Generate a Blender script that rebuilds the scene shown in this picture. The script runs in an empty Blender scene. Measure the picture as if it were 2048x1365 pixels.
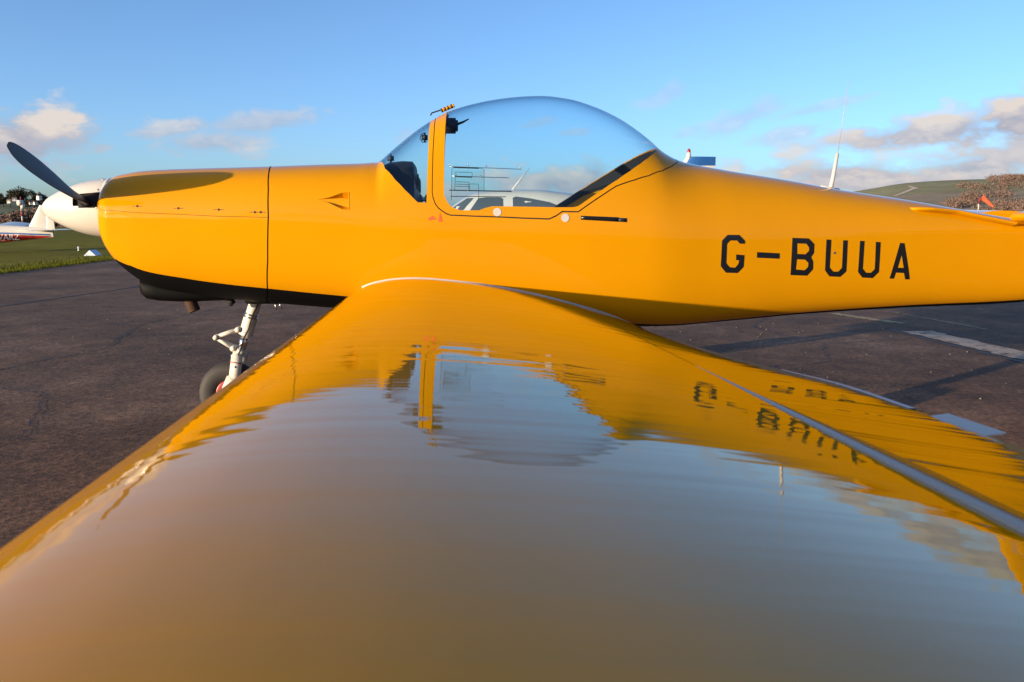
import bpy, bmesh, math, random
import numpy as np
import mathutils.geometry as mgeo
from mathutils import Vector, Matrix
SKY_STRENGTH = 0.15
WTIP = .055
BLADE_ANG = 16.0
# shape tables: (x, value) along the yellow fuselage, and (x, z) outlines of its panels, in metres
SKIN = {'w': [(-1.835, 0.355), (-1.7, 0.375), (-1.6, 0.395), (-1.3, 0.44), (-0.9, 0.49), (-0.4, 0.525), (0.0, 0.54), (0.6, 0.54), (1.1, 0.525), (1.5, 0.475), (2.0, 0.4), (2.6, 0.315), (3.2, 0.245), (4.0, 0.175), (4.9, 0.1)],
    'zc': [(-1.835, 1.1), (-1.0, 1.08), (0.0, 1.02), (1.0, 0.98), (1.6, 0.97), (3.0, 1.02), (3.6, 1.02), (4.9, 1.02)],
    'nt': [(-1.835, 2.6), (-1.6, 2.8), (-1.0, 3.0), (-0.45, 3.0), (-0.1, 2.5), (0.3, 2.25), (1.0, 2.25), (1.5, 2.3), (4.9, 2.2)],
    'nb': [(-1.835, 2.3), (-1.5, 2.8), (-0.9, 3.2), (0.0, 3.6), (1.1, 4.5), (2.0, 4.5), (4.9, 3.0)],
    'zt': [(-1.835, 1.325), (-1.7, 1.35), (-1.6055, 1.3654), (-1.4702, 1.3739), (-1.3344, 1.3786), (-0.9509, 1.3903), (-0.6459, 1.4028), (-0.4081, 1.4111), (-0.3603, 1.4154), (-0.3462, 1.4156), (-0.3319, 1.4171), (-0.2946, 1.4511), (-0.2229, 1.514), (-0.1372, 1.5845), (-0.0517, 1.6432), (0.062, 1.704), (0.2041, 1.7474), (0.3464, 1.7752), (0.4893, 1.7902), (0.5754, 1.7937), (0.7195, 1.7798), (0.8648, 1.7398), (1.0116, 1.6754), (1.1605, 1.5759), (1.2509, 1.4998), (1.3267, 1.4567), (1.4, 1.4318), (1.47, 1.4172), (1.56, 1.4025), (1.6747, 1.3838), (2.0117, 1.335), (2.3226, 1.283), (2.7645, 1.2205), (3.0856, 1.1693), (3.5592, 1.0976), (4.0, 1.07), (4.9, 0.99)],
    'zb': [(-1.835, 0.93), (-1.735, 0.84), (-1.66, 0.775), (-1.6, 0.735), (-1.5158, 0.705), (-1.3298, 0.6809), (-0.9525, 0.6398), (-0.5408, 0.6053), (0.3331, 0.539), (1.2386, 0.4959), (1.6563, 0.5197), (2.1094, 0.5505), (2.7245, 0.5758), (3.4955, 0.5962), (4.0, 0.72), (4.9, 0.8)]}
CURVES = {'fire': [(-0.918, 1.388), (-0.887, 1.345), (-0.873, 1.252), (-0.873, 1.112), (-0.887, 0.897), (-0.909, 0.742), (-0.941, 0.658)],
    'seam': [(-1.758, 1.149), (-1.587, 1.138), (-1.351, 1.128), (-1.12, 1.117), (-0.873, 1.11)],
    'black': [(-1.755, 0.878), (-1.623, 0.858), (-1.522, 0.825), (-1.392, 0.804), (-1.262, 0.783), (-1.078, 0.76), (-0.896, 0.742), (-0.687, 0.72), (-0.48, 0.699)],
    'ws_base': [(-0.335, 1.412), (-0.283, 1.362), (-0.229, 1.303), (-0.177, 1.249), (-0.133, 1.206), (-0.115, 1.188), (-0.07, 1.186)],
    'arch_front': [(-0.07, 1.186), (-0.065, 1.303), (-0.058, 1.459), (-0.054, 1.568), (-0.047, 1.637)],
    'gap': [(-0.02, 1.648), (-0.027, 1.556), (-0.034, 1.44), (-0.038, 1.328), (-0.04, 1.239), (-0.036, 1.212), (-0.025, 1.181), (-0.009, 1.159), (0.011, 1.144), (0.031, 1.131), (0.054, 1.123), (0.177, 1.118), (0.307, 1.114), (0.435, 1.108), (0.563, 1.104), (0.599, 1.12), (0.631, 1.142), (0.716, 1.141), (0.79, 1.192), (0.857, 1.235), (0.92, 1.274), (0.967, 1.290625), (1.026, 1.3085), (1.104, 1.3311875), (1.187, 1.3590625000000003), (1.257, 1.3870625), (1.309, 1.412)],
    'glass': [(0.038, 1.653), (0.031, 1.569), (0.025, 1.44), (0.022, 1.328), (0.02, 1.252), (0.022, 1.222), (0.036, 1.191), (0.052, 1.17), (0.074, 1.158), (0.101, 1.149), (0.135, 1.148), (0.197, 1.148), (0.233, 1.161), (0.269, 1.169), (0.438, 1.167), (0.599, 1.164), (0.685, 1.164), (0.714, 1.17), (0.736, 1.184), (0.83, 1.2448199999999998), (0.93, 1.30932), (1.0, 1.35447), (1.06, 1.39317), (1.11, 1.42542), (1.15, 1.45122), (1.18, 1.47057), (1.205, 1.486695), (1.222, 1.49766)],
    'duct': [(-0.622, 1.201), (-0.559, 1.214), (-0.519, 1.229), (-0.498, 1.237), (-0.467, 1.239), (-0.467, 1.15), (-0.498, 1.153), (-0.53, 1.168), (-0.572, 1.188)],
    'fast': [(-1.547, 1.169), (-1.333, 1.158), (-1.125, 1.151), (-0.941, 1.138), (-0.911, 1.138)],
    'dots': [(0.292, 1.139), (0.646, 1.11)],
    'bar': [(0.729, 1.12), (0.97, 1.11), (0.97, 1.09), (0.729, 1.102)],
    'red1': [(-0.063, 1.108), (-0.038, 1.12), (-0.023, 1.105), (-0.058, 1.097)],
    'red2': [(-0.002, 1.139), (0.009, 1.09), (-0.011, 1.09)],
    'L_G_0': [(1.508, 0.989), (1.54, 1.02), (1.609, 1.019), (1.643, 0.987), (1.643, 0.971), (1.612, 0.972), (1.596, 0.989), (1.556, 0.989), (1.538, 0.971), (1.538, 0.868), (1.558, 0.846), (1.591, 0.843), (1.609, 0.864), (1.612, 0.882), (1.594, 0.884), (1.594, 0.914), (1.643, 0.91), (1.641, 0.846), (1.607, 0.813), (1.538, 0.816), (1.506, 0.851)],
    'L_dash_0': [(1.717, 0.926), (1.854, 0.918), (1.854, 0.888), (1.717, 0.895)],
    'L_B_0': [(1.926, 1.002), (2.027, 0.998), (2.063, 0.966), (2.063, 0.918), (2.047, 0.895), (2.061, 0.87), (2.063, 0.828), (2.029, 0.792), (1.926, 0.797)],
    'L_B_1': [(1.957, 0.971), (2.013, 0.969), (2.031, 0.947), (2.031, 0.93), (2.011, 0.911), (1.96, 0.914)],
    'L_B_2': [(1.96, 0.884), (2.011, 0.881), (2.031, 0.863), (2.031, 0.841), (2.011, 0.823), (1.957, 0.828)],
    'L_U_0': [(2.135, 0.992), (2.166, 0.99), (2.166, 0.836), (2.189, 0.813), (2.22, 0.812), (2.242, 0.832), (2.24, 0.987), (2.269, 0.986), (2.272, 0.812), (2.236, 0.782), (2.168, 0.786), (2.137, 0.82)],
    'L_U2_0': [(2.346, 0.983), (2.375, 0.982), (2.375, 0.827), (2.397, 0.804), (2.429, 0.803), (2.451, 0.823), (2.447, 0.977), (2.478, 0.975), (2.48, 0.806), (2.444, 0.772), (2.377, 0.776), (2.346, 0.808)],
    'L_A_0': [(2.602, 0.97), (2.631, 0.968), (2.685, 0.761), (2.655, 0.761), (2.642, 0.798), (2.59, 0.801), (2.581, 0.766), (2.552, 0.768)],
    'L_A_1': [(2.617, 0.901), (2.637, 0.828), (2.599, 0.829)],
    'strake': [(2.694, 1.163), (2.734, 1.171), (2.963, 1.146), (3.235, 1.089)],
    'lowline': [(1.178, 0.524), (1.589, 0.543), (2.045, 0.576), (2.685, 0.6), (3.508, 0.622)],
    'pin': [(2.189, 0.917)]}
# ---------------------------------------------------------------- camera, light, exposure
SC = bpy.context.scene
COL = SC.collection
R = math.radians
cam_d = bpy.data.cameras.new('camera'); cam = bpy.data.objects.new('camera', cam_d); COL.objects.link(cam)
PSI, TH = R(4.9), math.atan(242.5/1653)
cam.location = (0, -4.84, 1.10); cam.rotation_euler = (R(90)-TH, 0, -PSI)
cam_d.sensor_width = 36; cam_d.lens = 1653/2048*36; cam_d.clip_start = .01; cam_d.clip_end = 20000
cam_d.dof.use_dof = True; cam_d.dof.focus_distance = 4.5; cam_d.dof.aperture_fstop = 5.6*2
SC.camera = cam
SUN_AZ, SUN_EL = 58, 6.0            # towards the nose from straight behind the viewer
sd = Vector((-math.sin(R(SUN_AZ))*math.cos(R(SUN_EL)), -math.cos(R(SUN_AZ))*math.cos(R(SUN_EL)), math.sin(R(SUN_EL))))
sun_l = bpy.data.lights.new('sun', 'SUN'); sun_l.energy = 3.65; sun_l.angle = R(.53); sun_l.color = (1, .79, .53)
sun = bpy.data.objects.new('sun', sun_l); COL.objects.link(sun); sun.rotation_euler = sd.to_track_quat('Z', 'Y').to_euler(); sun.location = sd*50
vs = SC.view_settings; vs.view_transform = 'Standard'; vs.look = 'None'; vs.gamma = 1; vs.exposure = 1.25; vs.use_curve_mapping = False

# ---------------------------------------------------------------- sky with clouds
W = bpy.data.worlds.new('World'); SC.world = W; W.use_nodes = True
nt = W.node_tree; nt.nodes.clear()
def N(tree, kind, **kw):
    n = tree.nodes.new(kind)
    for k, v in kw.items():
        if k == 'inp':
            for i, val in v.items():
                if hasattr(val, 'is_output') and val.is_output: tree.links.new(val, n.inputs[i])
                else: n.inputs[i].default_value = val
        else: setattr(n, k, v)
    return n
def M_(tree, op, a, b=0.0, c=0.0, clamp=False):
    n = N(tree, 'ShaderNodeMath', operation=op, use_clamp=clamp, inp={0: a, 1: b, 2: c}); return n.outputs[0]
sky = N(nt, 'ShaderNodeTexSky'); sky.sky_type = 'NISHITA'; sky.sun_disc = False
sky.sun_elevation = R(SUN_EL); sky.sun_rotation = math.atan2(sd.x, sd.y); sky.air_density = .6; sky.dust_density = 1.4; sky.ozone_density = 2.5; sky.altitude = 20
tc = N(nt, 'ShaderNodeTexCoord'); D = tc.outputs['Generated']
sx = N(nt, 'ShaderNodeSeparateXYZ', inp={0: D})
az = M_(nt, 'ARCTAN2', sx.outputs[0], sx.outputs[1]); el = M_(nt, 'ARCSINE', sx.outputs[2])
cmb = N(nt, 'ShaderNodeCombineXYZ', inp={0: M_(nt, 'MULTIPLY', az, 1.0), 1: M_(nt, 'MULTIPLY', el, 2.0), 2: 0.0})
n1 = N(nt, 'ShaderNodeTexNoise', inp={'Vector': cmb.outputs[0], 'Scale': 21.0, 'Detail': 7.0, 'Roughness': .55, 'Distortion': .2})
n2 = N(nt, 'ShaderNodeTexNoise', inp={'Vector': cmb.outputs[0], 'Scale': 9.0, 'Detail': 5.0, 'Roughness': .55})
cl_noise = M_(nt, 'SUBTRACT', n1.outputs[0], .5)
def pxdir(px, py):
    v = Vector(((px-1024)/1653, -(py-682.5)/1653, -1)); v.rotate(cam.rotation_euler); v.normalize()
    return math.atan2(v.x, v.y), math.asin(v.z)
# (px, py, half width, half height, tilt, density): measured off the photograph, kept as directions of the sky
CLOUDS = [(20, 272, 150, 42, 6, 1.1), (135, 275, 75, 22, 14, .65), (345, 258, 75, 13, 12, .62), (520, 245, 110, 20, 8, .55), (420, 285, 90, 20, 4, .62), (505, 310, 32, 9, 0, .35),
          (1880, 258, 210, 26, 6, .95), (2030, 232, 120, 38, 8, 1.1), (2250, 235, 240, 50, 3, 1.1), (1480, 238, 90, 20, 22, .42), (1575, 270, 75, 15, 10, .48), (1330, 190, 50, 14, 20, .28),
          (1720, 350, 200, 30, -3, 1.0), (1950, 335, 230, 46, 10, .95), (2300, 345, 350, 50, 3, 1.0), (1120, 368, 190, 30, 0, .95), (1190, 347, 40, 24, 0, .8), (930, 385, 90, 22, 0, .7), (1470, 375, 150, 22, 0, .7),
          (1375, 265, 40, 9, 20, .3), (-240, 290, 260, 52, 3, 1.1), (1640, 215, 80, 8, 12, .32), (1080, 245, 35, 7, 15, .25), (1150, 265, 30, 6, 5, .3), (810, 265, 25, 12, 40, .25)]
mask = None; vert = None
for (px, py, hw, hh, tilt, den) in CLOUDS:
    a0, e0 = pxdir(px, py); w_, h_ = hw/1653*1.12, hh/1653*1.2; ct, st = math.cos(R(tilt)), math.sin(R(tilt))
    da = M_(nt, 'SUBTRACT', az, a0); de = M_(nt, 'SUBTRACT', el, e0)
    u_ = M_(nt, 'ADD', M_(nt, 'MULTIPLY', da, ct/w_), M_(nt, 'MULTIPLY', de, st/w_))
    v_ = M_(nt, 'ADD', M_(nt, 'MULTIPLY', da, -st/h_), M_(nt, 'MULTIPLY', de, ct/h_))
    rr = M_(nt, 'SQRT', M_(nt, 'ADD', M_(nt, 'MULTIPLY', u_, u_), M_(nt, 'MULTIPLY', v_, v_)))
    m = M_(nt, 'MULTIPLY', M_(nt, 'ADD', M_(nt, 'SUBTRACT', 1.12, rr), M_(nt, 'MULTIPLY', cl_noise, 3.0)), 1.35, clamp=True)
    m = M_(nt, 'MULTIPLY', m, den)
    vv = M_(nt, 'MULTIPLY', m, v_)
    mask = m if mask is None else M_(nt, 'MAXIMUM', mask, m)
    vert = vv if vert is None else M_(nt, 'ADD', vert, vv)
# the rest of the sky: a broken low bank all the way round
far_az = M_(nt, 'MULTIPLY', M_(nt, 'SUBTRACT', M_(nt, 'ABSOLUTE', M_(nt, 'SUBTRACT', az, .085)), .62), 4.0, clamp=True)
bank = M_(nt, 'SUBTRACT', 1.0, M_(nt, 'MULTIPLY', M_(nt, 'ABSOLUTE', M_(nt, 'SUBTRACT', el, .075)), 11.0))
bank = M_(nt, 'ADD', bank, M_(nt, 'MULTIPLY', M_(nt, 'SUBTRACT', n2.outputs[0], .55), 5.0))
bank = M_(nt, 'MULTIPLY', M_(nt, 'MULTIPLY', M_(nt, 'ADD', bank, M_(nt, 'MULTIPLY', cl_noise, 1.8)), .9, clamp=True), far_az)
mask = M_(nt, 'MINIMUM', M_(nt, 'MAXIMUM', mask, bank), 1.0)
lit = M_(nt, 'ADD', M_(nt, 'MULTIPLY', vert, .55), M_(nt, 'ADD', M_(nt, 'MULTIPLY', cl_noise, 2.6), .42), clamp=True)
ccol = N(nt, 'ShaderNodeMix', data_type='RGBA', inp={'Factor': lit, 6: (.33, .345, .43, 1), 7: (.63, .57, .53, 1)})
bg1 = N(nt, 'ShaderNodeBackground', inp={0: sky.outputs[0], 1: SKY_STRENGTH})
bg2 = N(nt, 'ShaderNodeBackground', inp={0: ccol.outputs[2], 1: .52})
mix = N(nt, 'ShaderNodeMixShader', inp={0: mask, 1: bg1.outputs[0], 2: bg2.outputs[0]})
out = N(nt, 'ShaderNodeOutputWorld', inp={0: mix.outputs[0]})

def pchip(X,Y):
    X=np.asarray(X,float);Y=np.asarray(Y,float);h=np.diff(X);d=np.diff(Y)/h
    m=np.zeros_like(Y);m[0]=d[0];m[-1]=d[-1]
    for i in range(1,len(X)-1):
        if d[i-1]*d[i]>0:
            w1=2*h[i]+h[i-1];w2=h[i]+2*h[i-1];m[i]=(w1+w2)/(w1/d[i-1]+w2/d[i])
    def g(x):
        x=np.clip(np.asarray(x,float),X[0],X[-1]);i=np.clip(np.searchsorted(X,x)-1,0,len(h)-1)
        t=(x-X[i])/h[i]
        return ((1+2*t)*(1-t)**2*Y[i]+t*(1-t)**2*h[i]*m[i]+t*t*(3-2*t)*Y[i+1]+t*t*(t-1)*h[i]*m[i+1])
    return g
class Skin:
    """outer shape of a fuselage: superelliptic sections, rounded nose cap; phi = 0 at the spine, pi at the keel"""
    def __init__(s,tab,x0,lc,pc=2.3):
        for k,v in tab.items(): setattr(s,k,pchip([p[0] for p in v],[p[1] for p in v]))
        s.x0,s.lc,s.pc=x0,lc,pc
    def cap(s,x):
        t=np.clip((s.x0+s.lc-np.asarray(x,float))/s.lc,0,1); return np.maximum(1-t**s.pc,1e-5)**(1/s.pc)
    def pt(s,x,phi,off=0.0):
        x=np.asarray(x,float);phi=np.asarray(phi,float)
        x,phi=np.broadcast_arrays(x,phi)
        c=np.cos(phi);q=np.sin(phi);up=c>=0
        n=np.where(up,s.nt(x),s.nb(x));r=(np.abs(q)**n+np.abs(c)**n)**(-1/n)
        k=s.cap(x);zc=s.zc(x);H=np.where(up,s.zt(x)-zc,zc-s.zb(x))
        p=np.stack([x,-s.w(x)*k*q*r,zc+H*k*c*r],-1)
        return p+s.nrm(x,phi)*np.asarray(off)[...,None] if np.any(off) else p
    def nrm(s,x,phi):
        e=1e-3;ax=np.maximum(x-e,s.x0+1e-6);bx=x+e
        a=s.pt(bx,phi)-s.pt(ax,phi);b=s.pt(x,phi+e)-s.pt(x,phi-e)
        n=np.cross(a,b);n/=np.maximum(np.linalg.norm(n,axis=-1,keepdims=True),1e-12)
        p=s.pt(x,phi);o=np.stack([0*x,p[...,1],p[...,2]-s.zc(x)],-1)
        return n*np.where((n*o).sum(-1,keepdims=True)<0,-1,1)
    def phi(s,x,z):
        x=np.asarray(x,float);z=np.asarray(z,float);zc=s.zc(x);k=s.cap(x);up=z>=zc
        H=np.where(up,s.zt(x)-zc,zc-s.zb(x))*k;n=np.where(up,s.nt(x),s.nb(x))
        c=np.clip(np.abs(z-zc)/H,0,1);y=(1-c**n)**(1/n)
        return np.where(up,np.arctan2(y,c),np.pi-np.arctan2(y,c))
# ---------------------------------------------------------------- materials
def mat(name, col, rough=.5, metal=0.0, coat=0.0, spec=.5, noise=None, bump=None, var=0.0, vscale=3.0):
    """principled material with a little procedural variation; bump = (scale, distance, stretch xyz)"""
    m = bpy.data.materials.new(name); m.use_nodes = True; t = m.node_tree; b = t.nodes['Principled BSDF']
    b.inputs['Base Color'].default_value = (*col, 1); b.inputs['Roughness'].default_value = rough; b.inputs['Metallic'].default_value = metal
    b.inputs['Coat Weight'].default_value = coat; b.inputs['Coat Roughness'].default_value = .025; b.inputs['Specular IOR Level'].default_value = spec
    tcn = N(t, 'ShaderNodeTexCoord')
    if var:
        nz = N(t, 'ShaderNodeTexNoise', inp={'Vector': tcn.outputs['Object'], 'Scale': vscale, 'Detail': 6.0, 'Roughness': .6})
        f = M_(t, 'ADD', M_(t, 'MULTIPLY', M_(t, 'SUBTRACT', nz.outputs[0], .5), 2*var), 1.0)
        mx = N(t, 'ShaderNodeVectorMath', operation='SCALE', inp={0: col, 'Scale': f}); t.links.new(mx.outputs[0], b.inputs['Base Color'])
    if bump:
        mp = N(t, 'ShaderNodeMapping', inp={0: tcn.outputs['Object'], 3: bump[2]})
        nz = N(t, 'ShaderNodeTexNoise', inp={'Vector': mp.outputs[0], 'Scale': bump[0], 'Detail': bump[3] if len(bump) > 3 else 3.0, 'Roughness': .5})
        bp = N(t, 'ShaderNodeBump', inp={'Height': nz.outputs[0], 'Distance': bump[1], 'Strength': 1.0})
        t.links.new(bp.outputs[0], b.inputs['Normal']); t.links.new(bp.outputs[0], b.inputs['Coat Normal'])
    return m
YEL = (.555, .232, .001)
M = dict(
    paint=mat('yellow_paint', YEL, .45, coat=1.0, spec=0.0, var=.04, vscale=2.0, bump=(2.2, .0022, (1, 1, 1), 2.0)),
    wing=mat('yellow_wing_paint', YEL, .45, coat=1.0, spec=0.0, var=.04, vscale=2.0, bump=(1.0, .00115, (.8, 11.5, 2), 2.6)),
    black=mat('black_paint', (.0035, .0035, .004), .6, spec=.08, var=.2),
    letter=mat('black_vinyl', (.006, .006, .007), .3, var=.2),
    seal=mat('dark_gap', (.012, .01, .008), .8),
    sealant=mat('white_sealant', (.50, .46, .43), .45, var=.1, vscale=20),
    white=mat('white_paint', (.57, .535, .48), .35, coat=.8, spec=.2, var=.04),
    greyw=mat('pale_grey_gloss', (.38, .32, .26), .4, coat=.05, var=.05),
    blade=mat('black_blade', (.010, .011, .016), .5, spec=.3, var=.2),
    chrome=mat('polished_steel', (.8, .8, .8), .09, metal=1.0),
    steel=mat('brushed_steel', (.55, .54, .52), .3, metal=1.0, var=.15, vscale=30),
    gearw=mat('worn_white_gear', (.58, .54, .46), .4, var=.35, vscale=14),
    rust=mat('rusty_exhaust', (.05, .022, .010), .8, metal=.3, var=.5, vscale=30),
    rubber=mat('tyre_rubber', (.035, .030, .027), .75, var=.35, vscale=12),
    red=mat('red_paint', (.30, .012, .012), .35, coat=.5, var=.08),
    orange=mat('orange_marking', (.85, .10, .025), .45, var=.05),
    dark=mat('dark_cockpit', (.010, .013, .022), .55, var=.2),
    liner=mat('dark_liner', (.012, .014, .02), .7, var=.2),
    blue=mat('blue_paint', (.015, .09, .30), .35, coat=.5, var=.08),
    alu=mat('aluminium_strip', (.38, .37, .36), .45, metal=.6, var=.1, vscale=20),
    tinted=mat('dark_window', (.07, .085, .10), .08, var=.1),
    amber=mat('clear_lamp', (.6, .5, .4), .1),
)
M['paint'].node_tree.nodes['Principled BSDF'].inputs['Coat IOR'].default_value = 1.26
for k_ in ('paint', 'wing'):
    t_ = M[k_].node_tree; nz_ = N(t_, 'ShaderNodeTexNoise', inp={'Vector': N(t_, 'ShaderNodeTexCoord').outputs['Object'], 'Scale': 7.0, 'Detail': 6.0, 'Roughness': .7}); t_.links.new(M_(t_, 'ADD', M_(t_, 'MULTIPLY', M_(t_, 'SUBTRACT', nz_.outputs[0], .52, clamp=True), .35), .018), t_.nodes['Principled BSDF'].inputs['Coat Roughness'])
M['wing'].node_tree.nodes['Principled BSDF'].inputs['Coat IOR'].default_value = 1.33
def glass(name, tint, edge):
    m = bpy.data.materials.new(name); m.use_nodes = True; t = m.node_tree; t.nodes.clear()
    lw = N(t, 'ShaderNodeLayerWeight', inp={0: .5}); fc = lw.outputs['Facing']
    fr = M_(t, 'ADD', M_(t, 'MULTIPLY', M_(t, 'POWER', fc, 5.0), .9), .035)
    cm = N(t, 'ShaderNodeMix', data_type='RGBA', inp={'Factor': M_(t, 'POWER', fc, 3.0), 6: (*tint, 1), 7: (*edge, 1)})
    tcn = N(t, 'ShaderNodeTexCoord'); nz = N(t, 'ShaderNodeTexNoise', inp={'Vector': tcn.outputs['Object'], 'Scale': 1.5, 'Detail': 1.0})
    bp = N(t, 'ShaderNodeBump', inp={'Height': nz.outputs[0], 'Distance': .002})
    tr = N(t, 'ShaderNodeBsdfTransparent', inp={0: cm.outputs[2]}); gl = N(t, 'ShaderNodeBsdfGlossy', inp={'Roughness': .01, 'Normal': bp.outputs[0]})
    mx = N(t, 'ShaderNodeMixShader', inp={0: fr, 1: tr.outputs[0], 2: gl.outputs[0]}); N(t, 'ShaderNodeOutputMaterial', inp={0: mx.outputs[0]})
    return m
M['canopy'] = glass('acrylic_canopy', (.84, .93, .96), (.52, .73, .90))
M['vent'] = glass('green_tinted_acrylic', (.80, .93, .92), (.55, .8, .85))

def stripes(name, c1, c2, scale):
    return None

# ---------------------------------------------------------------- mesh helpers
def link(o, parent=None):
    COL.objects.link(o)
    if parent is not None: o.parent = parent
    return o
def obj(name, V, F, m, parent=None, smooth=True, normals=None):
    me = bpy.data.meshes.new(name); me.from_pydata([tuple(map(float, v)) for v in V], [], [tuple(map(int, f)) for f in F]); me.update()
    if smooth: me.polygons.foreach_set('use_smooth', [True]*len(me.polygons))
    if normals is not None: me.normals_split_custom_set_from_vertices([tuple(map(float, n)) for n in normals])
    me.materials.append(m); return link(bpy.data.objects.new(name, me), parent)
def thing(name, label, cat, loc=(0, 0, 0), rz=0.0, group=None, rot=None):
    o = bpy.data.objects.new(name, None); o.location = loc; o.rotation_euler = rot or (0, 0, rz); o['label'] = label; o['category'] = cat
    if group: o['group'] = group
    o.empty_display_size = .2
    return link(o)
def tag(o, label, cat, group=None):
    o['label'] = label; o['category'] = cat
    if group: o['group'] = group
    return o
class MB:
    def __init__(s): s.V = []; s.F = []
    def add(s, V, F):
        k = len(s.V); s.V += [tuple(v) for v in V]; s.F += [tuple(i+k for i in f) for f in F]; return s
    def box(s, c, d, bev=0.0, rot=None):
        c = Vector(c); x, y, z = d[0]/2, d[1]/2, d[2]/2; b = min(bev, x*.9, y*.9, z*.9)
        if b <= 0:
            V = [Vector((i*x, j*y, k*z)) for i in (-1, 1) for j in (-1, 1) for k in (-1, 1)]
            F = [(0, 1, 3, 2), (4, 6, 7, 5), (0, 4, 5, 1), (2, 3, 7, 6), (0, 2, 6, 4), (1, 5, 7, 3)]
        else:
            bm = bmesh.new(); bmesh.ops.create_cube(bm, size=1)
            for v in bm.verts: v.co = Vector((v.co.x*2*x, v.co.y*2*y, v.co.z*2*z))
            bmesh.ops.bevel(bm, geom=list(bm.edges), offset=b, segments=2, affect='EDGES')
            bm.verts.index_update(); V = [v.co.copy() for v in bm.verts]; F = [[v.index for v in f.verts] for f in bm.faces]; bm.free()
        if rot is not None: V = [rot @ v for v in V]
        return s.add([c+v for v in V], F)
    def tube(s, pts, r, n=10, caps=True):
        pts = [Vector(p) for p in pts]; rr = r if hasattr(r, '__len__') else [r]*len(pts); V = []; F = []; prev = None
        for i, p in enumerate(pts):
            t = (pts[min(i+1, len(pts)-1)]-pts[max(i-1, 0)]).normalized()
            if prev is None: a = t.orthogonal().normalized()
            else: a = (prev-t*prev.dot(t)).normalized()
            prev = a; b = t.cross(a)
            V += [p+(a*math.cos(2*math.pi*k/n)+b*math.sin(2*math.pi*k/n))*rr[i] for k in range(n)]
        for i in range(len(pts)-1):
            for k in range(n): F.append((i*n+k, i*n+(k+1) % n, (i+1)*n+(k+1) % n, (i+1)*n+k))
        if caps: F += [tuple(range(n))[::-1], tuple(range((len(pts)-1)*n, len(pts)*n))]
        return s.add(V, F)
    def lathe(s, prof, o, axis, n=32):
        """prof: (distance along the axis, radius)"""
        ax = Vector(axis).normalized(); a = ax.orthogonal().normalized(); b = ax.cross(a); o = Vector(o); V = []; F = []
        for (h, r) in prof: V += [o+ax*h+(a*math.cos(2*math.pi*k/n)+b*math.sin(2*math.pi*k/n))*r for k in range(n)]
        for i in range(len(prof)-1):
            for k in range(n): F.append((i*n+k, i*n+(k+1) % n, (i+1)*n+(k+1) % n, (i+1)*n+k))
        return s.add(V, F)
    def grid(s, P, closed=False):
        P = np.asarray(P); a, b = P.shape[:2]; F = []
        for i in range(a-1):
            for j in range(b if closed else b-1): F.append((i*b+j, i*b+(j+1) % b, (i+1)*b+(j+1) % b, (i+1)*b+j))
        return s.add(P.reshape(-1, 3), F)
    def build(s, name, m, parent=None, smooth=True): return obj(name, s.V, s.F, m, parent, smooth)
def fix_normals(o):
    bm = bmesh.new(); bm.from_mesh(o.data); bmesh.ops.remove_doubles(bm, verts=bm.verts, dist=1e-5); bmesh.ops.recalc_face_normals(bm, faces=bm.faces); bm.to_mesh(o.data); bm.free(); return o
def sharp(o, deg=40):
    o.data.set_sharp_from_angle(angle=R(deg)); return o
def pip(P, poly):
    x, y = P[:, 0], P[:, 1]; poly = np.asarray(poly); c = np.zeros(len(P), bool); j = len(poly)-1
    for i in range(len(poly)):
        a, b = poly[i], poly[j]
        c ^= ((a[1] > y) != (b[1] > y)) & (x < (b[0]-a[0])*(y-a[1])/(b[1]-a[1]+1e-15)+a[0]); j = i
    return c
def dist_poly(P, L):
    L = np.asarray(L); d = np.full(len(P), 9e9)
    for a, b in zip(L[:-1], L[1:]):
        ab = b-a; t = np.clip(((P-a)@ab)/(ab@ab+1e-15), 0, 1); d = np.minimum(d, np.linalg.norm(P-(a+t[:, None]*ab), axis=1))
    return d
def dense(L, h):
    L = np.asarray(L, float); o = [L[0]]
    for a, b in zip(L[:-1], L[1:]):
        n = max(1, int(np.ceil(np.linalg.norm(b-a)/h))); o += [a+(b-a)*k/n for k in range(1, n+1)]
    return np.array(o)
def offset_line(L, d):
    L = np.asarray(L, float); t = np.gradient(L, axis=0); t /= np.maximum(np.linalg.norm(t, axis=1, keepdims=True), 1e-12)
    return L+np.stack([-t[:, 1], t[:, 0]], 1)*d
KV = .5                                                             # phi -> about metres round the section
def to_v(S, L): L = np.asarray(L, float); return np.stack([L[:, 0], S.phi(L[:, 0], L[:, 1])*KV], 1)
def cdt(points, lines, closed):
    V = [Vector(p) for p in points]; E = []
    for L, c in zip(lines, closed):
        k = len(V); V += [Vector(p) for p in L]; n = len(L); E += [(k+i, k+i+1) for i in range(n-1)]
        if c: E.append((k+n-1, k))
    r = mgeo.delaunay_2d_cdt(V, E, [], 0, 1e-6)
    return np.array([tuple(v) for v in r[0]]), np.array([f for f in r[2] if len(f) == 3])
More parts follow.
